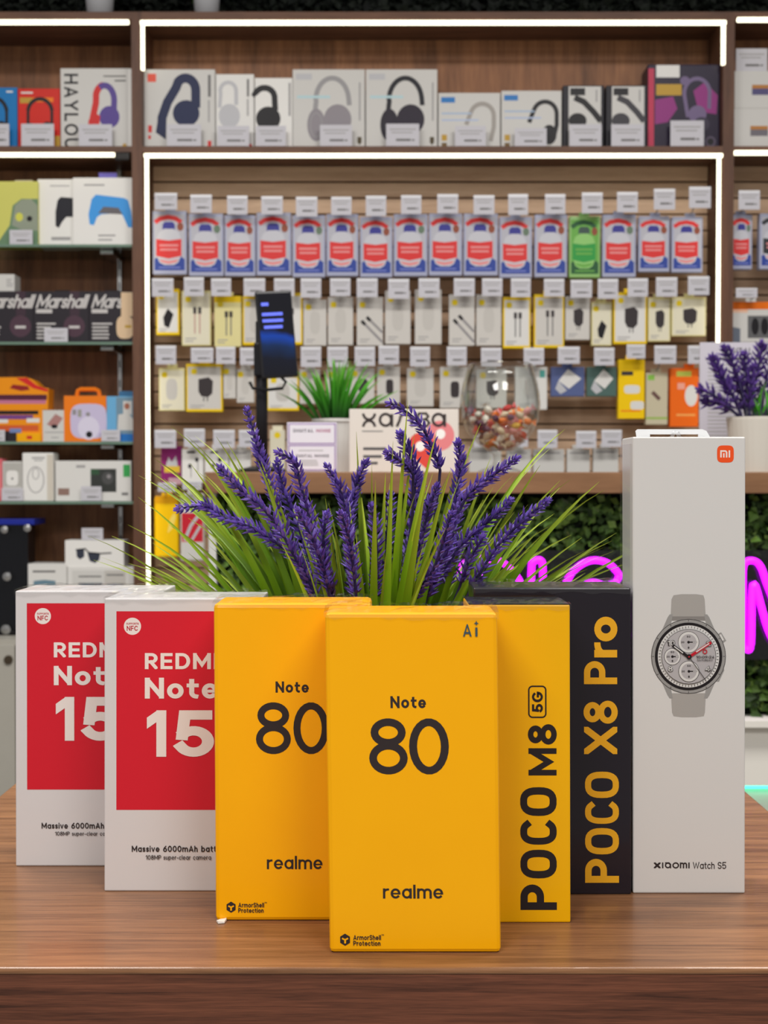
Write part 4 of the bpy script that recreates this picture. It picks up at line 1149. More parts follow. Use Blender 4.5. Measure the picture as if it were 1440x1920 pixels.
t, f, _ = carton('device_box', 'small white box with a pink gadget, beside the orange camera box', 'box', (80, 769, 120, 829), DF, .05, W2, GS[3])
f.poly([(88, 796), (104, 776), (118, 784), (104, 804)], pm((178, 130, 126), .4)); f.ell(102, 800, 6, 4, BLK); f.rect(84, 810, 119, 812, G2); f.rect(96, 820, 110, 822, G2); f.build('front_print', t)
t, f, _ = carton('camera_box', 'orange box with a white instant camera and carry tab', 'box', (120, 742, 199, 829), DF, .07, ORG, GS[3])
LV = pm((206, 196, 226), .4); f.ell(166, 790, 34, 33, LV, n=28, p=3.6); f.ell(166, 803, 20, 22, pm((224, 218, 238), .4)); f.ell(167, 815, 6, 6, BLK); f.rect(136, 768, 143, 778, GRY); f.rect(146, 768, 153, 782, pm((160, 160, 150), .4)); f.ell(165, 777, 4, 4, GRY); f.build('front_print', t)
hp3 = [P(x, y, DF + .03) for x, y in ((144, 742), (146, 732), (152, 730), (178, 730), (185, 733), (187, 742))]
part('carry_tab', tube(hp3, .006, 6), ORG, t)
t, f, _ = carton('camera_box', 'light blue box with a photo print, right on the third shelf', 'box', (200, 743, 253, 830), DF, .07, pm((112, 178, 222), .4), GS[3])
f.rect(218, 745, 252, 829, pm((120, 150, 170), .4)); f.rect(231, 752, 247, 778, W2); f.ell(238, 762, 5, 6, pm((170, 110, 90), .5)); f.poly([(220, 808), (222, 778), (240, 775), (252, 790), (252, 808)], W2); f.rect(200, 815, 252, 829, BLU); f.build('front_print', t)
part('carry_tab', box(X(220, DF), X(252, DF), DF + .03, DF + .034, Z(744, DF), Z(732, DF), .001), pm((70, 120, 160), .5), t)
shelf_tag((190, 806, 225, 829), 'tilted white price tag before the light blue box', GS[3], DS + .018)
shelf_tag((-25, 806, 9, 829), 'white price tag at the left picture edge below the orange case', GS[3], DS + .012)
# -- glass shelf 4
t, f, _ = carton('device_box', 'pink box just showing at the left picture edge', 'box', (-45, 860, 4, 939), DF, .05, pm((226, 110, 120), .4), GS[4])
f.rect(-20, 870, 0, 930, pm((240, 150, 150), .4)); f.build('front_print', t)
t, f, _ = carton('device_box', 'pale box with a printed grey earbud case', 'box', (5, 865, 41, 939), DF, .05, W2, GS[4])
f.rect(7, 868, 40, 912, pm((186, 184, 178), .4)); f.ell(23, 896, 11, 14, W3, p=4); f.ell(23, 897, 2, 2, G3, n=10); f.build('front_print', t)
t, f, _ = carton('device_box', 'tall white box with an embossed oval mouse', 'box', (42, 849, 100, 939), DF - .004, .06, W3, GS[4], bev=.003)
f.rect(88, 852, 99.5, 937, pm((216, 208, 194), .4)); f.ring(67, 899, 15, 24, 2, G2); f.ring(67, 888, 6, 10, 1.5, G2); f.rect(60, 857, 84, 860, G2); f.rect(64, 862, 80, 864, G2); f.build('front_print', t)
t, f, _ = carton('device_box', 'wide white box with a dark photo and green corner', 'box', (104, 864, 246, 939), DF, .06, W1, GS[4])
f.rect(170, 879, 218, 922, pm((62, 64, 62), .4)); f.ell(202, 896, 11, 12, pm((84, 84, 84), .4)); f.ell(204, 893, 4, 4, GRY); f.rect(170, 879, 186, 890, pm((60, 90, 66), .4)); f.rect(231, 871, 244, 894, GRN); f.rect(109, 915, 130, 928, pm((150, 120, 110), .5)); f.rect(143, 872, 160, 877, G2); f.rect(228, 923, 240, 928, G1); f.build('front_print', t)
shelf_tag((3, 915, 43, 939), 'white price tag before the earbud case box', GS[4], DS + .018)
shelf_tag((152, 912, 190, 939), 'white price tag before the wide white box', GS[4], DS + .018)
# -- on the base unit at the left: dark display case and sunglasses boxes
t = thing('display_case', 'black display case with a blue lit top and chrome studs', 'display case', (X(20, DF), DF + .03, ZB))
part('body', box(X(-60, DF), X(48, DF), DF + .02, DF + .1, ZB + .012, Z(984, DF), .002), pm((18, 16, 20), .25), t)
part('top_plate', box(X(-64, DF), X(66, DF), DF - .01, DF + .11, Z(984, DF), Z(973, DF), .002), pm((36, 48, 150), .3), t)['label'] = 'dark blue top plate'
part('base_plate', box(X(-64, DF), X(50, DF), DF - .01, DF + .11, ZB, ZB + .012, .002), pm((28, 26, 28), .3), t)
part('front_pane', box(X(-60, DF), X(52, DF), DF, DF + .004, ZB + .012, Z(984, DF)), clear_mat('acrylic_dark', (.8, .82, .86), .02, .05, .3), t)
for (x, y, r) in ((9, 993, 7), (52, 990, 7), (12, 1180, 9), (14, 1081, 8)):
    c = P(x, y, DF - .004)
    part('stud', xform(lathe([(0, .008), (r / 700, .006), (r / 700, -.006)], 0, 0, 16), lambda v: Vector((c.x + v.x, c.y - v.z, c.z + v.y))), M_chrome, t, smooth=False)
SG = 'sunglasses boxes on the left base unit'
t, f, _ = carton('sunglasses_box', 'white smart glasses box beside the black display case', 'box', (53, 1057, 125, 1195), DF, .08, W1, ZB, SG)
f.rect(62, 1070, 104, 1074, G1); f.poly([(62, 1104), (64, 1090), (84, 1088), (104, 1090), (105, 1104)], pm((110, 140, 156), .4)); f.build('front_print', t)
t, f, _ = carton('sunglasses_box', 'white smart glasses box under the sunglasses box', 'box', (127, 1063, 255, 1195), DF, .08, W1, ZB, SG)
f.rect(136, 1070, 196, 1150, W2); f.rect(196, 1070, 236, 1150, pm((200, 196, 190), .4)); f.rect(148, 1080, 190, 1083, G1); f.rect(200, 1077, 232, 1080, G1); f.rect(148, 1094, 192, 1110, pm((110, 120, 130), .4)); f.rect(200, 1096, 232, 1110, pm((130, 134, 140), .4)); f.build('front_print', t)
t, f, _ = carton('sunglasses_box', 'white box with printed black sunglasses, on top of the others', 'box', (122, 1013, 232, 1063), DF + .004, .07, W3, Z(1063, DF), SG)
SGM = pm((60, 64, 78), .3)
f.poly([(143, 1030), (158, 1029), (158, 1044), (150, 1049), (144, 1044)], SGM); f.poly([(164, 1037), (188, 1038), (186, 1050), (178, 1056), (168, 1052)], SGM)
f.line([(142, 1031), (160, 1029), (166, 1036), (188, 1038), (209, 1037)], 2.6, BLK); f.build('front_print', t)
shelf_tag((153, 990, 193, 1013), 'white price tag on top of the sunglasses box', Z(1013, DF + .004), DF + .01)

# ------------------------------------------------------------------ goods hanging on hooks
M_wire = pm((150, 148, 150), .3, metal=.9)
M_hold = pm((236, 236, 240), .25, spec=.6)
def hook(rod, tagr, label, front=DF):
    """double-bend wire hook: rod out of the slat panel, turned up to carry a price tag"""
    xr, yr = rod; x0, y0, x1, y1 = tagr
    a = P(xr, yr, front); tc = P((x0 + x1) / 2, y0 + 3, DS - .01)
    root = Vector((a.x, DB - .0058, a.z))
    t = thing('display_hook', label, 'hook', root, 'price tag hooks on the slatted panel')
    part('rod', tube([root, Vector((a.x, front - .012, a.z)), Vector((tc.x, DS - .006, tc.z))], .0016, 6), M_wire, t)
    w, h, o, loc, px = carton_frame(tagr, DS - .01)
    tg = part('price_tag', xform(box(0, w, -.0015, 0, 0, h), lambda v: loc(v.x, v.z, v.y)), M_tag, t)
    f = Face(tagr, px); tag_print(f, *tagr); f.rect(x0, y0, x1, y0 + (y1 - y0) * .12, M_hold); f.build('print', tg, t)
    return t
def hung(name, label, cat, rect, tagr, depth, mat, group, hlabel, bev=.0012, body='carton', tab=None, D=DF, yaw=0.0):
    t, f, fr = carton(name, label, cat, rect, D, depth, mat, None, group, bev, 0.0, yaw, body)
    x0, y0, x1, y1 = rect; xm = min(max((x0 + x1) / 2, tagr[0] + 4), tagr[2] - 4) if tagr else (x0 + x1) / 2
    w, h, loc = fr
    u = (xm - x0) / (x1 - x0) * w
    part('hang_tab', xform(box(max(0, u - .014), min(w, u + .014), -depth * .5 - .0008, -depth * .5, h, h + .012), lambda v: loc(v.x, v.z, v.y)), tab or mat, t)
    if tagr: hook((xm, y0 - 6), tagr, hlabel, D)
    return t, f
# row 1: packs with a bottle picture
packs = [((286, 395, 350, 515), (290, 362, 332, 393)), ((354, 400, 419, 518), (357, 365, 397, 399)), ((421, 403, 479, 518), (426, 367, 464, 402)), ((481, 398, 546, 517), (490, 368, 530, 402)),
         ((548, 403, 610, 520), (555, 369, 595, 406)), ((612, 401, 672, 518), (621, 369, 659, 403)), ((675, 406, 736, 520), (686, 367, 724, 405)), ((738, 401, 802, 518), (752, 366, 790, 401)),
         ((804, 400, 867, 517), (820, 364, 859, 400)), ((869, 400, 934, 517), (888, 366, 927, 402)), ((936, 406, 998, 521), (953, 364, 990, 403)), ((1002, 402, 1064, 520), (1022, 364, 1060, 401)),
         ((1067, 405, 1126, 521), (1091, 361, 1130, 400)), ((1129, 402, 1193, 520), (1157, 360, 1196, 398)), ((1197, 405, 1256, 510), (1226, 354, 1266, 393)), ((1259, 406, 1318, 511), (1292, 350, 1333, 390)),
         ((1371, 402, 1411, 505), (1385, 357, 1425, 393)), ((1424, 400, 1486, 505), (1450, 357, 1490, 393))]
M_blis = pm((176, 180, 206), .25, .3); M_card = pm((190, 190, 200), .35); M_navy = pm((58, 78, 160), .35); M_bred = pm((226, 62, 62), .35); M_bpink = pm((236, 150, 150), .35)
M_bw = pm((206, 206, 214), .35); M_cap = pm((66, 66, 150), .35); M_blob = pm((150, 84, 64), .4); M_blg = pm((150, 196, 120), .2, .4); M_lime = pm((112, 178, 82), .35); M_grn2 = pm((58, 160, 76), .35); M_dkg = pm((50, 96, 62), .35)
for i, (r, tg) in enumerate(packs):
    green = i == 12
    if i < 16:
        lb_ = ('green bottle pack among the red and blue bottle packs' if green else '%s bottle pack from the left, red and blue, top hanging row' % ORD[i])
    else: lb_ = ['red and blue bottle pack just right of the right post', 'bottle pack cut off by the right picture edge'][i - 16]
    hl = 'price tag hook above the ' + ('green bottle pack' if green else ('%s bottle pack from the left' % ORD[i] if i < 16 else ['bottle pack beside the right post', 'bottle pack at the right picture edge'][i - 16]))
    t, f = hung('blister_pack', lb_, 'pack', r, tg, .03, M_blg if green else M_blis, 'bottle packs in the top hanging row', hl, .003, 'blister_shell')
    x0, y0, x1, y1 = r; sx, sy = (x1 - x0) / 64.0, (y1 - y0) / 120.0
    def q(x, y): return (x0 + (x - 286) * sx, y0 + (y - 395) * sy)
    cdm, blu, red, pk, wh, cp_ = (M_lime, M_dkg, M_grn2, M_lime, pm((150, 206, 120), .35), pm((70, 90, 84), .35)) if green else (M_card, M_navy, M_bred, M_bpink, M_bw, M_cap)
    if i == 17: red = pm((60, 62, 66), .35)
    f.poly([q(290, 402), q(346, 402), q(346, 508), q(290, 508)], cdm)
    f.poly([q(290, 486), q(298, 480), q(338, 480), q(346, 486), q(346, 507), q(290, 507)], blu)
    f.build('card', t, label='printed card with a bottle'); f.fresh()
    f.line([q(x, y) for x, y in ((291, 417), (301, 410), (316, 407), (330, 410), (340, 417))], 8.5 * sy, red if not green else M_dkg)
    f.poly([q(305, 432), q(305, 421), q(309, 416), q(324, 416), q(328, 421), q(328, 432)], cp_)
    f.ell(*q(338, 425), 6 * sx, 8 * sy, M_blob if i % 3 != 1 else pm((110, 130, 110), .4))
    f.poly([q(308, 429), q(325, 429), q(335, 436), q(339, 448), q(339, 480), q(334, 492), q(326, 497), q(308, 497), q(299, 492), q(294, 480), q(294, 448), q(298, 436)], wh)
    f.poly([q(293, 448), q(316, 451), q(340, 448), q(340, 480), q(316, 485), q(293, 480)], red)
    f.rect(*q(299, 458), *q(334, 462), pk); f.rect(*q(300, 466), *q(333, 470), pk)
    f.poly([q(298, 486), q(316, 489), q(335, 486), q(330, 492), q(316, 495), q(303, 492)], pk)
    f.rect(*q(298, 500), *q(338, 503), pm((120, 130, 200), .4) if not green else M_lime); f.build('bottle_print', t)
# row 2 and row 3: cable and charger boxes
M_by = pm((246, 208, 22), .4); M_bcream = pm((232, 222, 160), .4); M_bg = pm((214, 210, 204), .4); M_dot = pm((236, 208, 30), .4); M_plug = pm((62, 56, 58), .4); M_pnk = pm((196, 150, 140), .4)
def motif(f, r, kind, dot=True, front=None, inset=(0, 0, 0, 0)):
    x0, y0, x1, y1 = r; w_, h_ = x1 - x0, y1 - y0
    if front is not None: f.rect(x0 + inset[0], y0 + inset[1], x1 - inset[2], y1 - inset[3], front)
    if dot: f.ell(x0 + w_ * .22, y0 + h_ * .16, 5.5, 5.5, M_dot, n=14, p=3)
    X_ = lambda u: x0 + w_ * u
    Y_ = lambda v: y0 + h_ * v
    if kind in ('cable', 'cablep'):
        c = M_pnk if kind == 'cablep' else G1
        for u in (.45, .62):
            f.line([(X_(u), Y_(.35)), (X_(u), Y_(.78))], 2.4, c); f.rect(X_(u) - 3, Y_(.3), X_(u) + 3, Y_(.42), M_plug)
    elif kind == 'diag':
        for o in (0, .2):
            f.line([(X_(.2 + o), Y_(.5 - o * .4)), (X_(.98), Y_(.93 - o))], 4.5, GRY); f.line([(X_(.18 + o), Y_(.49 - o * .4)), (X_(.32 + o), Y_(.57 - o * .4))], 6, BLK)
    elif kind == 'plug':
        f.poly([(X_(.34), Y_(.32)), (X_(.62), Y_(.28)), (X_(.74), Y_(.36)), (X_(.72), Y_(.62)), (X_(.6), Y_(.7)), (X_(.42), Y_(.68)), (X_(.34), Y_(.58))], M_plug)
        f.rect(X_(.47), Y_(.7), X_(.5), Y_(.78), M_plug); f.rect(X_(.57), Y_(.7), X_(.6), Y_(.78), M_plug)
    elif kind == 'car':
        f.poly([(X_(.3), Y_(.62)), (X_(.5), Y_(.42)), (X_(.75), Y_(.55)), (X_(.55), Y_(.85)), (X_(.35), Y_(.8))], BLK)
    elif kind == 'slab':
        f.ell(X_(.55), Y_(.55), w_ * .16, h_ * .2, M_plug, p=4, n=20)
    elif kind == 'pale':
        f.ell(X_(.5), Y_(.5), w_ * .22, h_ * .25, pm((204, 200, 194), .4), p=3)
    f.rect(X_(.12), Y_(.86), X_(.5), Y_(.88), G2); f.rect(X_(.12), Y_(.91), X_(.4), Y_(.93), G2)
row2 = [((293, 542, 336, 628), (285, 522, 325, 556), 'y', 'car'), ((341, 545, 395, 648), (345, 520, 382, 555), 'c', 'cablep'), ((402, 555, 452, 650), (396, 522, 433, 555), 'cy', 'cable'), ((455, 555, 500, 647), (457, 522, 497, 555), 'y', 'pale'),
        ((517, 549, 567, 646), (514, 522, 552, 555), 'y', 'cable'), ((569, 562, 612, 648), (564, 522, 602, 558), 'w', 'pale'), ((615, 557, 662, 647), (619, 522, 657, 555), 'w', 'pale'), ((669, 557, 718, 648), (669, 522, 708, 557), 'w', 'diag'),
        ((722, 545, 770, 645), (728, 523, 767, 560), 'w', 'pale'), ((778, 543, 828, 645), (785, 522, 824, 558), 'w', 'pale'), ((842, 552, 890, 648), (851, 522, 890, 555), 'w', 'diag'), ((893, 552, 940, 648), (904, 522, 942, 555), 'w', 'pale'),
        ((943, 557, 995, 653), (958, 522, 995, 557), 'y', 'cable'), ((1001, 552, 1058, 652), (1020, 523, 1058, 556), 'y', 'cable'), ((1060, 555, 1106, 637), (1070, 525, 1110, 558), 'w', 'plug'), ((1109, 566, 1147, 648), (1121, 523, 1159, 560), 'c', 'car'),
        ((1150, 548, 1213, 645), (1177, 522, 1215, 556), 'y', 'plug'), ((1215, 558, 1257, 640), (1230, 520, 1270, 556), 'c', 'plug'), ((1259, 557, 1324, 630), (1290, 518, 1330, 553), 'c', 'plug')]
row3 = [((298, 690, 346, 770), (292, 648, 330, 683), 'c', 'pale'), ((349, 682, 417, 772), (358, 652, 400, 680), 'y', 'plug'), ((419, 687, 442, 747), (405, 650, 441, 682), 'w', 'pale'), ((444, 692, 476, 755), (450, 652, 487, 684), 'w', 'pale'),
        ((500, 702, 560, 770), (508, 650, 546, 685), 'y', 'pale'), ((562, 692, 600, 757), (564, 650, 602, 688), 'w', 'pale'), ((612, 692, 650, 757), (614, 650, 652, 688), 'w', 'pale'), ((655, 690, 702, 757), (665, 650, 703, 686), 'w', 'plug'),
        ((707, 687, 750, 756), (710, 648, 748, 683), 'w', 'slab'), ((763, 690, 813, 762), (769, 650, 806, 687), 'w', 'pale'), ((825, 688, 876, 765), (838, 650, 875, 685), 'w', 'slab'), ((893, 692, 950, 765), (902, 652, 940, 687), 'w', 'plug'),
        ((966, 688, 1026, 768), (982, 652, 1020, 684), 't', 'pale'), ((1033, 688, 1096, 743), (1046, 650, 1087, 682), 'b', 'quad'), ((1100, 688, 1156, 743), (1114, 652, 1152, 685), 'g', 'quad'), ((1159, 674, 1209, 785), (1175, 646, 1210, 672), 'Y', 'two'),
        ((1211, 699, 1252, 796), (1227, 648, 1268, 682), 'e', 'diag1'), ((1256, 690, 1310, 800), (1290, 648, 1328, 682), 'o', 'round')]
wordk = {'car': 'a black adapter', 'cablep': 'a pink cable', 'cable': 'a dark cable', 'pale': 'a pale gadget', 'diag': 'slanted grey cables', 'plug': 'a dark charger', 'slab': 'a dark power bank', 'quad': 'a white adapter', 'two': 'two white gadgets', 'diag1': 'a brown stick', 'round': 'a white disc'}
wordc = {'y': 'yellow-edged box', 'c': 'cream box', 'cy': 'yellow-topped cream box', 'w': 'off-white box', 't': 'white teal-marked box', 'b': 'blue square pack', 'g': 'green square pack', 'Y': 'bright yellow pack', 'e': 'beige and green pack', 'o': 'orange box'}
def charger_row(rows, rowname, gname):
    for i, (r, tg, c, kind) in enumerate(rows):
        lbl = '%s with %s, %s from left in %s' % (wordc[c], wordk[kind], ORD[i], rowname)
        body = {'y': M_by, 'c': M_bcream, 'cy': M_bcream, 'w': M_bg, 't': W1, 'b': pm((92, 104, 150), .3), 'g': pm((84, 110, 104), .3), 'Y': pm((252, 208, 12), .35), 'e': pm((206, 196, 168), .4), 'o': pm((246, 110, 26), .35)}[c]
        t, f = hung('accessory_box', lbl, 'box', r, tg, .028, body, gname, 'price tag hook for the %s item of the %s' % (ORD[i], rowname))
        x0, y0, x1, y1 = r
        if c == 'y': motif(f, r, kind, True, W1 if i % 2 == 0 else M_bg, (3, 6, 3, 5))
        elif c == 'c': motif(f, r, kind, True, pm((232, 226, 202), .4), (2, 4, 2, 2))
        elif c == 'cy': f.rect(x0, y0, x1, y0 + 12, M_by); motif(f, r, kind)
        elif c == 'w': motif(f, r, kind)
        elif c == 't': f.rect(x1 - 14, y0 + 6, x1 - 4, y0 + 20, pm((90, 176, 166), .4)); motif(f, r, kind, False)
        elif c in 'bg':
            f.poly([(x0 + 32, y0 + 4), (x1 - 6, y0 + 22), (x0 + 34, y1 - 14), (x0 + 14, y0 + 26)], W1)
            f.poly([(x0 + 14, y0 + 26), (x0 + 30, y0 + 44), (x0 + 18, y1 - 4), (x0 + 8, y1 - 14)], LGR)
        elif c == 'Y':
            f.rect(x0 + 6, y0 + 22, x0 + 28, y0 + 30, M_plug); f.ell(x0 + 26, y0 + 56, 15, 8, W1, p=4); f.ell(x0 + 36, y0 + 86, 13, 8, W1, p=4); f.rect(x0 + 5, y1 - 16, x1 - 8, y1 - 13, ORG)
        elif c == 'e':
            f.rect(x0 + 3, y0 + 4, x0 + 16, y0 + 14, pm((140, 196, 80), .4)); f.line([(x0 + 12, y0 + 36), (x0 + 26, y0 + 50)], 7, pm((110, 80, 76), .4)); f.rect(x0, y1 - 14, x1, y1 - 10, pm((160, 190, 90), .4))
        elif c == 'o':
            f.rect(x0 + 12, y0 + 6, x0 + 40, y0 + 16, pm((200, 206, 90), .4)); f.ell(x0 + 40, y0 + 52, 12, 20, W1); f.rect(x0 + 14, y0 + 28, x0 + 28, y0 + 40, pm((246, 170, 150), .4)); f.rect(x0 + 12, y1 - 24, x1 - 6, y1 - 20, pm((250, 170, 90), .4))
        f.build('front_print', t)
charger_row(row2, 'second hanging row', 'cable and charger boxes in the second hanging row')
charger_row(row3, 'third hanging row', 'accessory boxes in the third hanging row')
# row 4
row4 = [((302, 836, 340, 908), (290, 806, 330, 840), 'm'), ((341, 842, 381, 905), (345, 804, 384, 838), 'e'), ((384, 842, 428, 905), (400, 806, 440, 840), 'e'), ((430, 842, 470, 890), (448, 806, 486, 838), 'p'), ((506, 806, 534, 880), None, 'd'),
        ((880, 838, 940, 905), (888, 806, 926, 838), 'g'), ((950, 842, 996, 905), (956, 806, 990, 838), 'g'), ((1000, 842, 1058, 905), (1008, 806, 1045, 840), 'g'), ((1063, 842, 1106, 905), (1080, 808, 1118, 840), 'g'), ((1112, 840, 1160, 905), (1128, 806, 1166, 838), 'g')]
w4 = {'m': 'magenta pack with white marks', 'e': 'white earphone box', 'p': 'pale narrow box', 'd': 'cream box with a yellow dot', 'g': 'grey-white box behind the counter'}
for i, (r, tg, c) in enumerate(row4):
    body = {'m': pm((140, 40, 110), .35), 'e': W3, 'p': W1, 'd': pm((226, 220, 196), .4), 'g': W2}[c]
    t, f = hung('accessory_box', '%s, %s from the left in the fourth row' % (w4[c], ORD[i]), 'box', r, tg, .028, body, 'accessory boxes in the fourth hanging row', 'price tag hook for the %s item of the fourth row' % ORD[i])
    x0, y0, x1, y1 = r
    if c == 'm': f.poly([(x0 + 8, y0 + 42), (x0 + 14, y0 + 20), (x0 + 20, y0 + 30), (x0 + 28, y0 + 18), (x0 + 32, y0 + 42)], LGR); f.rect(x0 + 6, y0 + 38, x1 - 3, y0 + 50, pm((226, 190, 60), .4)); f.rect(x0 + 14, y1 - 12, x1, y1, pm((200, 160, 170), .4))
    elif c == 'e':
        f.rect(x0 + 10, y0 + 4, x0 + 25, y0 + 8, BLK)
        for u, v in ((15, 32), (28, 20)): f.ell(x0 + u, y0 + v, 3.5, 4.5, BLK, n=12); f.line([(x0 + u + 2, y0 + v), (x0 + u + 2, y0 + v + 22)], 1.3, G1)
    elif c == 'd': f.ell(x0 + 14, y0 + 10, 6, 6, M_dot, n=14)
    else: f.rect(x0 + 5, y0 + 6, x1 - 8, y0 + 9, G2)
    f.build('front_print', t)
# row 5: two larger packs low on the panel
t, f = hung('accessory_pack', 'bright yellow rounded pack low beside the left light strip', 'pack', (289, 932, 334, 1045), None, .03, pm((250, 200, 10), .35), None, '', .006)
f.poly([(314, 1000), (318, 975), (326, 962), (330, 968), (324, 990)], pm((250, 222, 110), .4)); f.rect(291, 930, 331, 944, pm((236, 170, 10), .4)); f.build('front_print', t)
hook((311, 928), (296, 905, 330, 922), 'price tag hook above the yellow rounded pack')
t, f = hung('accessory_pack', 'white and red pack beside the yellow rounded pack', 'pack', (338, 925, 382, 1052), None, .03, W2, None, '', .006)
f.rect(341, 962, 380, 1016, pm((206, 40, 56), .4)); f.line([(346, 1014), (358, 985), (374, 964)], 6, LGR); f.line([(360, 1012), (376, 985)], 5, LGR); f.build('front_print', t)
hook((360, 920), (342, 902, 378, 918), 'price tag hook above the white and red pack')
# right bay: orange and grey boxed gadget
t, f = hung('accessory_box', 'orange-topped box with a grey gadget photo in the right bay', 'box', (1369, 566, 1452, 642), None, .03, W2, None, '', .002)
f.rect(1369, 566, 1452, 580, pm((248, 120, 20), .4)); f.rect(1402, 592, 1450, 634, pm((104, 104, 106), .4)); f.ell(1416, 612, 7, 16, BLK); f.ell(1434, 612, 7, 16, BLK); f.rect(1369, 580, 1402, 586, pm((240, 190, 160), .4)); f.poly([(1369, 612), (1388, 616), (1388, 642), (1369, 642)], pm((112, 120, 134), .4)); f.build('front_print', t)
hook((1410, 560), (1380, 540, 1420, 558), 'price tag hook above the orange-topped box')

# ================================================================== COUNTER WITH THE HEDGE FRONT
CD = 2.40
ZC1, ZC0 = Z(885, CD), Z(925, CD)
CX0, CX1 = X(385, CD), X(1640, CD)
counter = thing('service_counter', 'bar counter with a wooden top and leafy hedge front', 'counter', ((CX0 + CX1) / 2, CD + .2, 0))
M_ctop = wood('counter_wood', (116, 82, 56), (142, 104, 74), 'X', .8, .45, 8)
part('worktop', box(CX0, CX1, CD, CD + .46, ZC0, ZC1, .0015), M_ctop, counter)
part('side_panel', box(X(387, CD), X(401, CD), CD + .03, CD + .44, 0, ZC0), pm((200, 200, 196), .45), counter)
part('hedge_backing', box(X(401, CD), CX1, CD + .06, CD + .075, 0.0, ZC0), pm((14, 20, 12), .9), counter)
zb1 = Z(1347, CD + .02)
o = part('hedge_leaves', leaf_cloud(9500, (X(404, CD), CX1 - .02), (CD + .035, CD + .06), (zb1 + .004, ZC0 - .012), 0.022, 9), M_moss, counter); o['kind'] = 'stuff'; o['label'] = 'dense green artificial leaves'
M_cw = pm((226, 222, 214), .4)
part('base_ledge', box(X(401, CD), CX1, CD, CD + .06, zb1 - .014, zb1, .001), M_cw, counter)
zl = Z(1474, CD + .02)
nd = 4; xa = X(401, CD); wd = (CX1 - xa) / nd
for i in range(nd): part('base_panel', box(xa + i * wd + .001, xa + (i + 1) * wd - .001, CD + .02, CD + .06, zl, zb1 - .018, .001), M_cw, counter)
part('glow_strip', box(xa, CX1, CD + .03, CD + .04, zl - .006, zl - .0005), emit((60, 240, 180), 4.0, 'teal_led'), counter)['label'] = 'teal light strip under the base panels'
part('kick_panel', box(xa, CX1, CD + .045, CD + .06, 0, zl - .006), M_cw, counter)

# neon sign on the hedge front
ND = CD + .012
sign = thing('neon_sign', 'glowing magenta neon lettering on the counter front', 'neon sign', (X(1200, ND), ND, Z(1235, ND)))
M_neon = emit((214, 20, 255), 2.6, 'neon_tube')
part('backing_plate', box(X(858, ND), CX1 - .04, ND + .008, ND + .012, Z(1238, ND), Z(1032, ND)), clear_mat('smoked_acrylic', (.42, .40, .46), .06, .06, .3), sign)
def neon(name, paths, label):
    for pts, cl in paths:
        p3 = [P(x, y, ND - .004) for x, y in pts]
        if cl: q3 = spline([Vector(p) for p in p3] + [Vector(p3[0])], 5)[:-1]
        else: q3 = spline([Vector(p) for p in p3], 6)
        o = part(name, tube(q3, .0062, 8, cl), M_neon, sign, smooth=True); o['label'] = label
neon('letter_tube', [([(872, 1056), (900, 1048), (936, 1052), (960, 1070), (978, 1100), (980, 1150), (966, 1190), (930, 1218), (880, 1222), (866, 1205), (864, 1080)], True),
                     ([(890, 1085), (922, 1080), (944, 1100), (950, 1140), (936, 1175), (905, 1188), (890, 1180)], True)], 'neon letter D')
neon('letter_tube', [([(997, 1056), (1007, 1050), (1017, 1056), (1018, 1100), (1018, 1205), (1008, 1215), (997, 1206), (996, 1100)], True)], 'neon letter I')
neon('letter_tube', [([(1162, 1078), (1140, 1056), (1108, 1051), (1078, 1068), (1060, 1098), (1056, 1140), (1070, 1185), (1105, 1213), (1145, 1205), (1166, 1175), (1164, 1142), (1120, 1138), (1118, 1158), (1138, 1164), (1125, 1182), (1100, 1172), (1086, 1135), (1094, 1102), (1112, 1092), (1136, 1098), (1154, 1092)], True)], 'neon letter G')
neon('letter_tube', [([(1392, 1210), (1393, 1120), (1394, 1062), (1410, 1051), (1426, 1062), (1440, 1100), (1470, 1165), (1474, 1060), (1488, 1052), (1500, 1062), (1500, 1205), (1486, 1218), (1462, 1216), (1440, 1180), (1416, 1098), (1410, 1120), (1408, 1208), (1400, 1218)], True)], 'neon letter N')
for x, y in ((870, 1040), (1180, 1040), (1500, 1040), (870, 1228), (1180, 1228), (1500, 1228)):
    c = P(x, y, ND)
    part('standoff', tube([c + Vector((0, .01, 0)), Vector((c.x, CD + .0602, c.z))], .004, 8), M_chrome, sign)

# ------------------------------------------------------------------ things on the counter
# phone on a charging stand
sD = 2.52
zc = ZC1
pst = thing('phone_stand', 'black pole stand holding a demo phone on the counter', 'stand', (X(489, sD), sD + .02, zc))
part('base', lathe([(.045, zc), (.045, zc + .006), (.02, zc + .012), (.0, zc + .012)], X(489, sD), sD + .03, 28), pm((34, 34, 38), .4), pst)
part('pole', tube([Vector((X(489, sD), sD + .03, zc + .008)), Vector((X(488, sD), sD + .03, Z(600, sD)))], .0112, 16), pm((38, 38, 42), .4), pst, smooth=True)
part('clamp', box(X(475, sD), X(497, sD), sD + .012, sD + .04, Z(705, sD), Z(640, sD), .004), pm((30, 30, 34), .4), pst)
part('cable_loop', tube([P(x, y, sD + .01) for x, y in ((468, 716), (474, 728), (500, 731), (530, 728), (536, 716), (528, 708))], .003, 6), pm((32, 32, 34), .5), pst)
phone = thing('smartphone', 'black smartphone with a blue lit screen on the stand', 'phone', P(525, 706, sD))
pw, phh, pdp = .071, .163, .0085
Rm = Matrix.Rotation(math.radians(20), 3, 'Z') @ Matrix.Rotation(math.radians(-5), 3, 'Y')
pc0 = P(519.5, 627, sD - .012)
def ph(a, b, c): return pc0 + Rm @ Vector((a, -c, b))
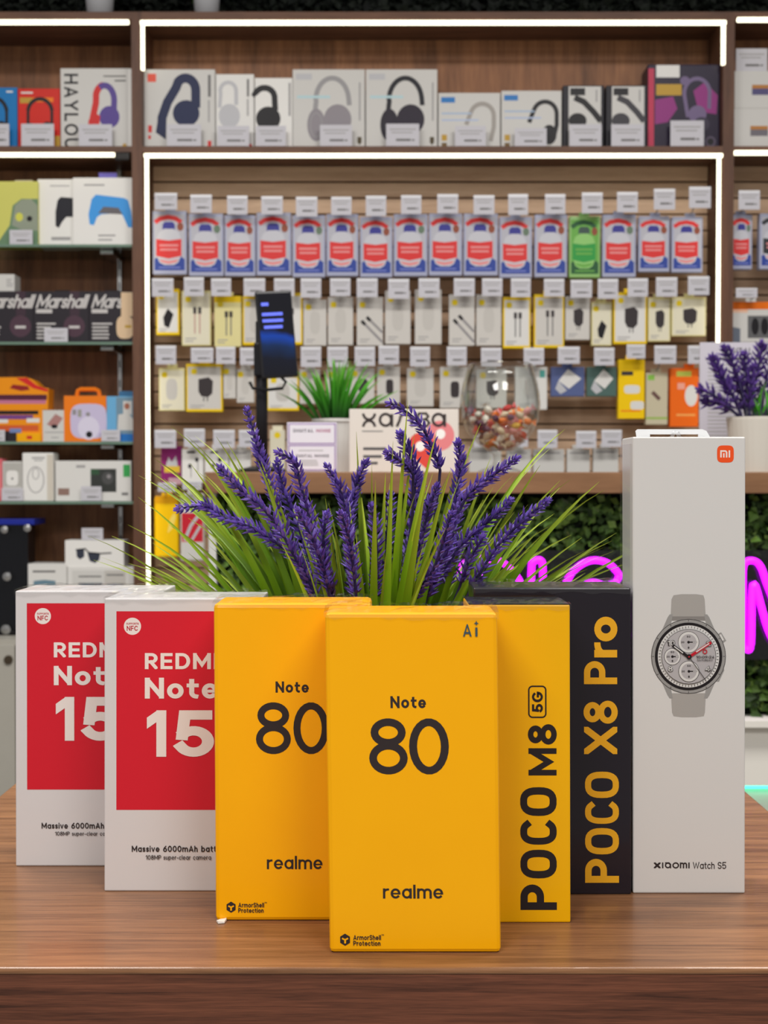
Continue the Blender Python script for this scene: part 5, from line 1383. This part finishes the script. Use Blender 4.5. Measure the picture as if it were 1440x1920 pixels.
part('body', xform(box(-pw / 2, pw / 2, -pdp, 0, -phh / 2, phh / 2, .004), lambda v: ph(v.x, v.z, v.y)), pm((26, 26, 30), .35, spec=.4), phone)
def screen_mat():
    m, nt, b = new_mat('phone_screen'); N, Lk = nt.nodes, nt.links
    tc = N.new('ShaderNodeTexCoord'); sx = N.new('ShaderNodeSeparateXYZ'); Lk.new(tc.outputs['Object'], sx.inputs[0])
    nz = N.new('ShaderNodeTexNoise'); nz.inputs['Scale'].default_value = 14; Lk.new(tc.outputs['Object'], nz.inputs['Vector'])
    ad = N.new('ShaderNodeMath'); ad.operation = 'MULTIPLY_ADD'; ad.inputs[1].default_value = .04; Lk.new(nz.outputs['Fac'], ad.inputs[0]); Lk.new(sx.outputs['Z'], ad.inputs[2])
    rp = N.new('ShaderNodeValToRGB'); mr = N.new('ShaderNodeMapRange'); mr.inputs[1].default_value = 0.0; mr.inputs[2].default_value = .18
    el = rp.color_ramp.elements
    for _ in range(3): el.new(.5)
    for e, p, c in zip(el, (.1, .28, .42, .52, .57), ((4, 5, 10), (4, 12, 30), (6, 44, 90), (10, 70, 180), (5, 6, 12))): e.position = p; e.color = lin(c)
    Lk.new(ad.outputs[0], mr.inputs[0]); Lk.new(mr.outputs[0], rp.inputs[0]); Lk.new(rp.outputs[0], b.inputs['Emission Color'])
    b.inputs['Base Color'].default_value = (.005, .005, .008, 1); b.inputs['Emission Strength'].default_value = .8; b.inputs['Roughness'].default_value = .15
    return m
part('screen', ([ph(a, b, .0004) for a, b in ((-.032, -.076), (.032, -.076), (.032, .076), (-.032, .076))], [(0, 1, 2, 3)]), screen_mat(), phone)
M_txt = emit((96, 112, 240), .45, 'screen_text')
f = Face(None, lambda x, y, c: ph(x, y, c + .0004))
f.rect(-.026, .060, -.012, .054, M_txt)
for k, (a, b) in enumerate(((-.026, .016), (-.026, .016), (-.024, .014))): f.rect(a, .041 - k * .012, b - .002, .0355 - k * .012, M_txt)
f.build('screen_text', phone)

# acrylic card holder with two printed cards
t, f, (w, h, loc) = carton('card_holder', 'small acrylic holder with two DIGITAL cards on the counter', 'card holder', (538, 792, 632, 882), 2.46, .03, pm((206, 200, 214), .3, .4), zc, bev=.002, body='holder')
CW = pm((222, 218, 226), .45); CP = pm((150, 120, 170), .4); CI = pm((92, 86, 96), .5); CPK = pm((170, 100, 130), .5)
f.rect(541, 794, 629, 831, CP); f.rect(543, 796, 627, 829, CW); f.text('DIGITAL', 550, 588, 810, 804, CI, .2); f.text('NOISE', 593, 620, 810, 804, CPK, .2); f.build('card', t, label='upper printed card'); f.fresh()
f.rect(541, 833, 629, 879, CP); f.rect(543, 835, 627, 877, CW); f.rect(560, 842, 606, 844, G2); f.text('DIGITAL', 555, 586, 855, 850, CI, .2); f.text('NOISE', 590, 617, 855, 850, CI, .2); blurb(f, 560, 860, 610, 3, 4); f.build('card', t, label='lower printed card')
# bank card advertisement
t, f, _ = carton('counter_sign', 'white counter card reading халва with two red drops', 'sign', (655, 767, 860, 881), 2.47, .008, pm((216, 208, 200), .5), zc, bev=.001, body='panel')
K = pm((58, 50, 50), .5); HR = pm((216, 76, 66), .45); HP = pm((222, 130, 134), .45)
def drop(cx, cy, r, ang, m):
    pts = earc(cx, cy, r, r, ang + 60, ang + 300, 18) + [(cx + 1.75 * r * math.cos(math.radians(ang)), cy + 1.75 * r * math.sin(math.radians(ang)))]
    f.poly(pts, m)
drop(825, 815, 27, 128, HP); drop(790, 834, 25, 75, HR); f.ell(826, 812, 9, 9, W3); f.ell(788, 834, 9, 9, W3); f.build('drop_print', t); f.fresh()
f.line([(681, 775)] + earc(692, 774, 11, 12, 170, 10, 8) + [(703, 775)], 5, K); f.line([(681, 799)] + earc(692, 800, 11, 12, 190, 350, 8) + [(703, 799)], 5, K)
f.ring(723, 786.5, 10.5, 10.5, 5, K); f.line([(735, 776), (735, 799)], 5, K)
f.line([(744, 799), (750, 786)] + earc(760, 785, 10, 9, 190, 350, 8) + [(773, 799)], 5, K)
f.line([(784, 775), (784, 798), (800, 798), (805, 792), (800, 786), (785, 786), (799, 785), (803, 780), (799, 775), (784, 775)], 4.4, K)
f.ring(822, 786.5, 10.5, 10.5, 5, K); f.line([(834, 776), (834, 799)], 5, K); f.build('lettering', t); f.fresh()
f.rect(679, 806, 718, 808, G1); f.rect(681, 836, 724, 841, G3); f.rect(681, 850, 716, 855, G3); f.rect(681, 862, 708, 867, G3); f.build('small_print', t)

# balloon glass with candies
gD = 2.56; gx = X(937, gD)
def gz(y): return Z(y, gD)
k_ = gD / F
glass = thing('balloon_glass', 'large balloon glass filled with wrapped candies', 'glass', (gx, gD, zc))
M_gl = clear_mat('clear_glass', (.97, .98, .97), .03, .02, .75)
prof = [(60, 684), (66, 705), (73, 735), (75.5, 760), (72, 788), (61, 812), (42, 832), (24, 845)]
zbot = zc
part('bowl', lathe([(r * k_, gz(y)) for r, y in prof] + [((r - 2.2) * k_, gz(y - 2)) for r, y in prof[::-1]] + [(60 * k_, gz(684))], gx, gD, 40, False), M_gl, glass, smooth=True)
part('stem', lathe([(22 * k_, gz(845.5)), (13 * k_, gz(853)), (11 * k_, gz(862)), (14 * k_, gz(872)), (40 * k_, zc + .003), (41 * k_, zc), (0, zc)], gx, gD, 32), M_gl, glass, smooth=True)
rc_ = random.Random(5)
cols = [('orange', (236, 124, 50)), ('red', (206, 52, 48)), ('white', (226, 220, 208)), ('yellow', (226, 180, 70)), ('pink', (222, 150, 150)), ('purple', (110, 64, 92)), ('cream', (220, 200, 170))]
cm = {}
for nm, c in cols:
    V, Fc = [], []
    for i in range(7):
        a = math.pi * i / 6
        for j in range(8):
            b = 2 * math.pi * j / 8
            V.append((-.0095 * math.cos(a), .0075 * math.sin(a) * math.cos(b), .0065 * math.sin(a) * math.sin(b)))
    for i in range(6):
        for j in range(8): Fc.append((i * 8 + j, i * 8 + (j + 1) % 8, i * 8 + 8 + (j + 1) % 8, i * 8 + 8 + j))
    def fan(s):
        n0 = 5; v = [(s * .0085, 0, 0)] + [(s * .0165, .006 * math.sin((q - 2) * .6), .0065 * (q - 2) / 2) for q in range(n0)]
        return v, [(0, q, q + 1) for q in range(1, n0)]
    me = bpy.data.meshes.new('candy_body'); me.from_pydata(V, [], Fc); me.materials.append(pm(c, .25, .4)); me.polygons.foreach_set('use_smooth', [True] * len(me.polygons))
    v, q = join(fan(-1), fan(1)); me2 = bpy.data.meshes.new('wrapper_ends'); me2.from_pydata(v, [], q); me2.materials.append(pm(c, .25, .4))
    cm[nm] = (me, me2)
placed = []
for tr in range(2500):
    if len(placed) >= 58: break
    y = rc_.uniform(768, 834); rmax = None
    for (r0, y0), (r1, y1) in zip(prof, prof[1:]):
        if y0 <= y <= y1: rmax = r0 + (r1 - r0) * (y - y0) / (y1 - y0)
    if rmax is None: continue
    rm = (rmax - 3) * k_ - .0115
    if rm <= 0: continue
    a = rc_.uniform(0, 6.283); rr_ = rm * math.sqrt(rc_.random())
    p = Vector((gx + rr_ * math.cos(a), gD + rr_ * math.sin(a), gz(y)))
    if any((p - o_).length < .0165 for o_ in placed): continue
    placed.append(p)
    nm = cols[rc_.choice([0, 0, 1, 2, 2, 3, 4, 4, 5, 6, 6])][0]
    t = thing('candy', '%s wrapped candy in the balloon glass' % nm, 'candy', p, 'wrapped candies in the glass')
    t.rotation_euler = (rc_.uniform(-.6, .6), rc_.uniform(-.8, .8), rc_.uniform(0, 6.28))
    for nn_, me in zip(('sweet', 'wrapper_ends'), cm[nm]):
        o = bpy.data.objects.new(nn_, me); COL.objects.link(o); o.parent = t

# potted grass on the counter
gpD = 2.63; cx = X(628, gpD)
t = thing('potted_grass', 'potted green artificial grass behind the counter cards', 'plant', (cx, gpD, zc))
r = 42 * gpD / F; zt = Z(786, gpD)
part('pot', lathe([(r * .74, zc), (r, zt), (r * 1.03, zt), (r * 1.03, zt - .006), (r * .93, zt - .006), (r * .9, zt - .012), (0, zt - .012)], cx, gpD, 28), pm((216, 214, 210), .4), t)
M_grass = leaf_mat('counter_grass', (20, 62, 16), (58, 140, 28), (110, 178, 60))
rg = random.Random(77)
for i in range(64):
    a = rg.gauss(0, .55); a = max(-1.1, min(1.1, a)); ln = rg.uniform(.085, .13); dy = rg.uniform(-.035, .035)
    b0 = Vector((cx + a * .026 + rg.uniform(-.008, .008), gpD + dy * .5, zt - .013))
    p2 = Vector((b0.x + math.sin(a) * ln * .8, gpD + dy, zt + max(.05, math.cos(a) * ln)))
    p1 = Vector((b0.x + (p2.x - b0.x) * .35, gpD + dy * .6, zt + (p2.z - zt) * .62))
    blade(t, t, b0, p1, p2, rg.uniform(.005, .0085), M_grass, n=7, twist=rg.uniform(-.8, .8))

# notice sheet and potted lavender at the right end of the counter
t, f, _ = carton('notice_sheet', 'grey printed notice sheet standing behind the potted lavender', 'sign', (1311, 642, 1482, 884), 2.6, .004, pm((190, 186, 196), .4), zc, bev=.0005, body='sheet')
f.text('DIGITAL', 1356, 1410, 664, 652, G3, .17); f.text('NOISE', 1420, 1470, 664, 652, G3, .17)
f.rect(1322, 670, 1440, 675, G3); f.rect(1322, 752, 1340, 757, G3)
f.build('lettering', t); f.fresh(); blurb(f, 1326, 682, 1470, 9, 7, G2, 2.5); blurb(f, 1326, 764, 1470, 9, 7, G2, 2.5); f.build('text_lines', t)
qD = 2.46; cx = X(1420, qD); r = 58 * qD / F
t = thing('potted_lavender', 'purple artificial lavender in a white pot at the right edge', 'plant', (cx, qD, zc))
zt = Z(783, qD)
part('pot', lathe([(r * .8, zc), (r, zt - .004), (r, zt), (r * .94, zt), (r * .9, zt - .012), (0, zt - .012)], cx, qD, 32), pm((206, 200, 190), .4), t, smooth=False)
M_flor2 = island_mat('lavender_blur', [(58, 36, 100), (80, 50, 130), (92, 62, 146), (70, 42, 114)], .6)
sp2 = [((1337, 672), (1352, 705), (1375, 745)), ((1360, 655), (1378, 690), (1392, 740)), ((1395, 668), (1400, 705), (1402, 750)), ((1428, 648), (1422, 690), (1412, 745)), ((1313, 731), (1340, 742), (1372, 768)),
       ((1322, 752), (1350, 758), (1380, 775)), ((1452, 655), (1440, 700), (1428, 750)), ((1475, 690), (1458, 720), (1440, 760)), ((1345, 690), (1368, 730), (1388, 775)), ((1412, 690), (1408, 730), (1405, 775)), ((1380, 710), (1390, 740), (1398, 778))]
for i, pp in enumerate(sp2):
    d0 = qD + (i % 4 - 1.5) * .018
    spike(t, t, [P(x, y, d0) for x, y in pp], Vector((cx + (pp[0][0] - 1420) * .0003, qD, zt - .012)), M_flor2, M_stem, 3.0, 100 + i)
for i in range(26):
    a = rg.gauss(0, .4); ln = rg.uniform(.05, .1)
    b0 = Vector((cx + rg.uniform(-.03, .03), qD + rg.uniform(-.025, .025), zt - .013)); p2 = b0 + Vector((math.sin(a) * ln * .7, rg.uniform(-.02, .02), math.cos(a) * ln))
    blade(t, t, b0, (b0 + p2) / 2 + Vector((0, 0, .01)), p2, .004, pm((64, 62, 74), .6) if i % 3 else M_grass, n=6)
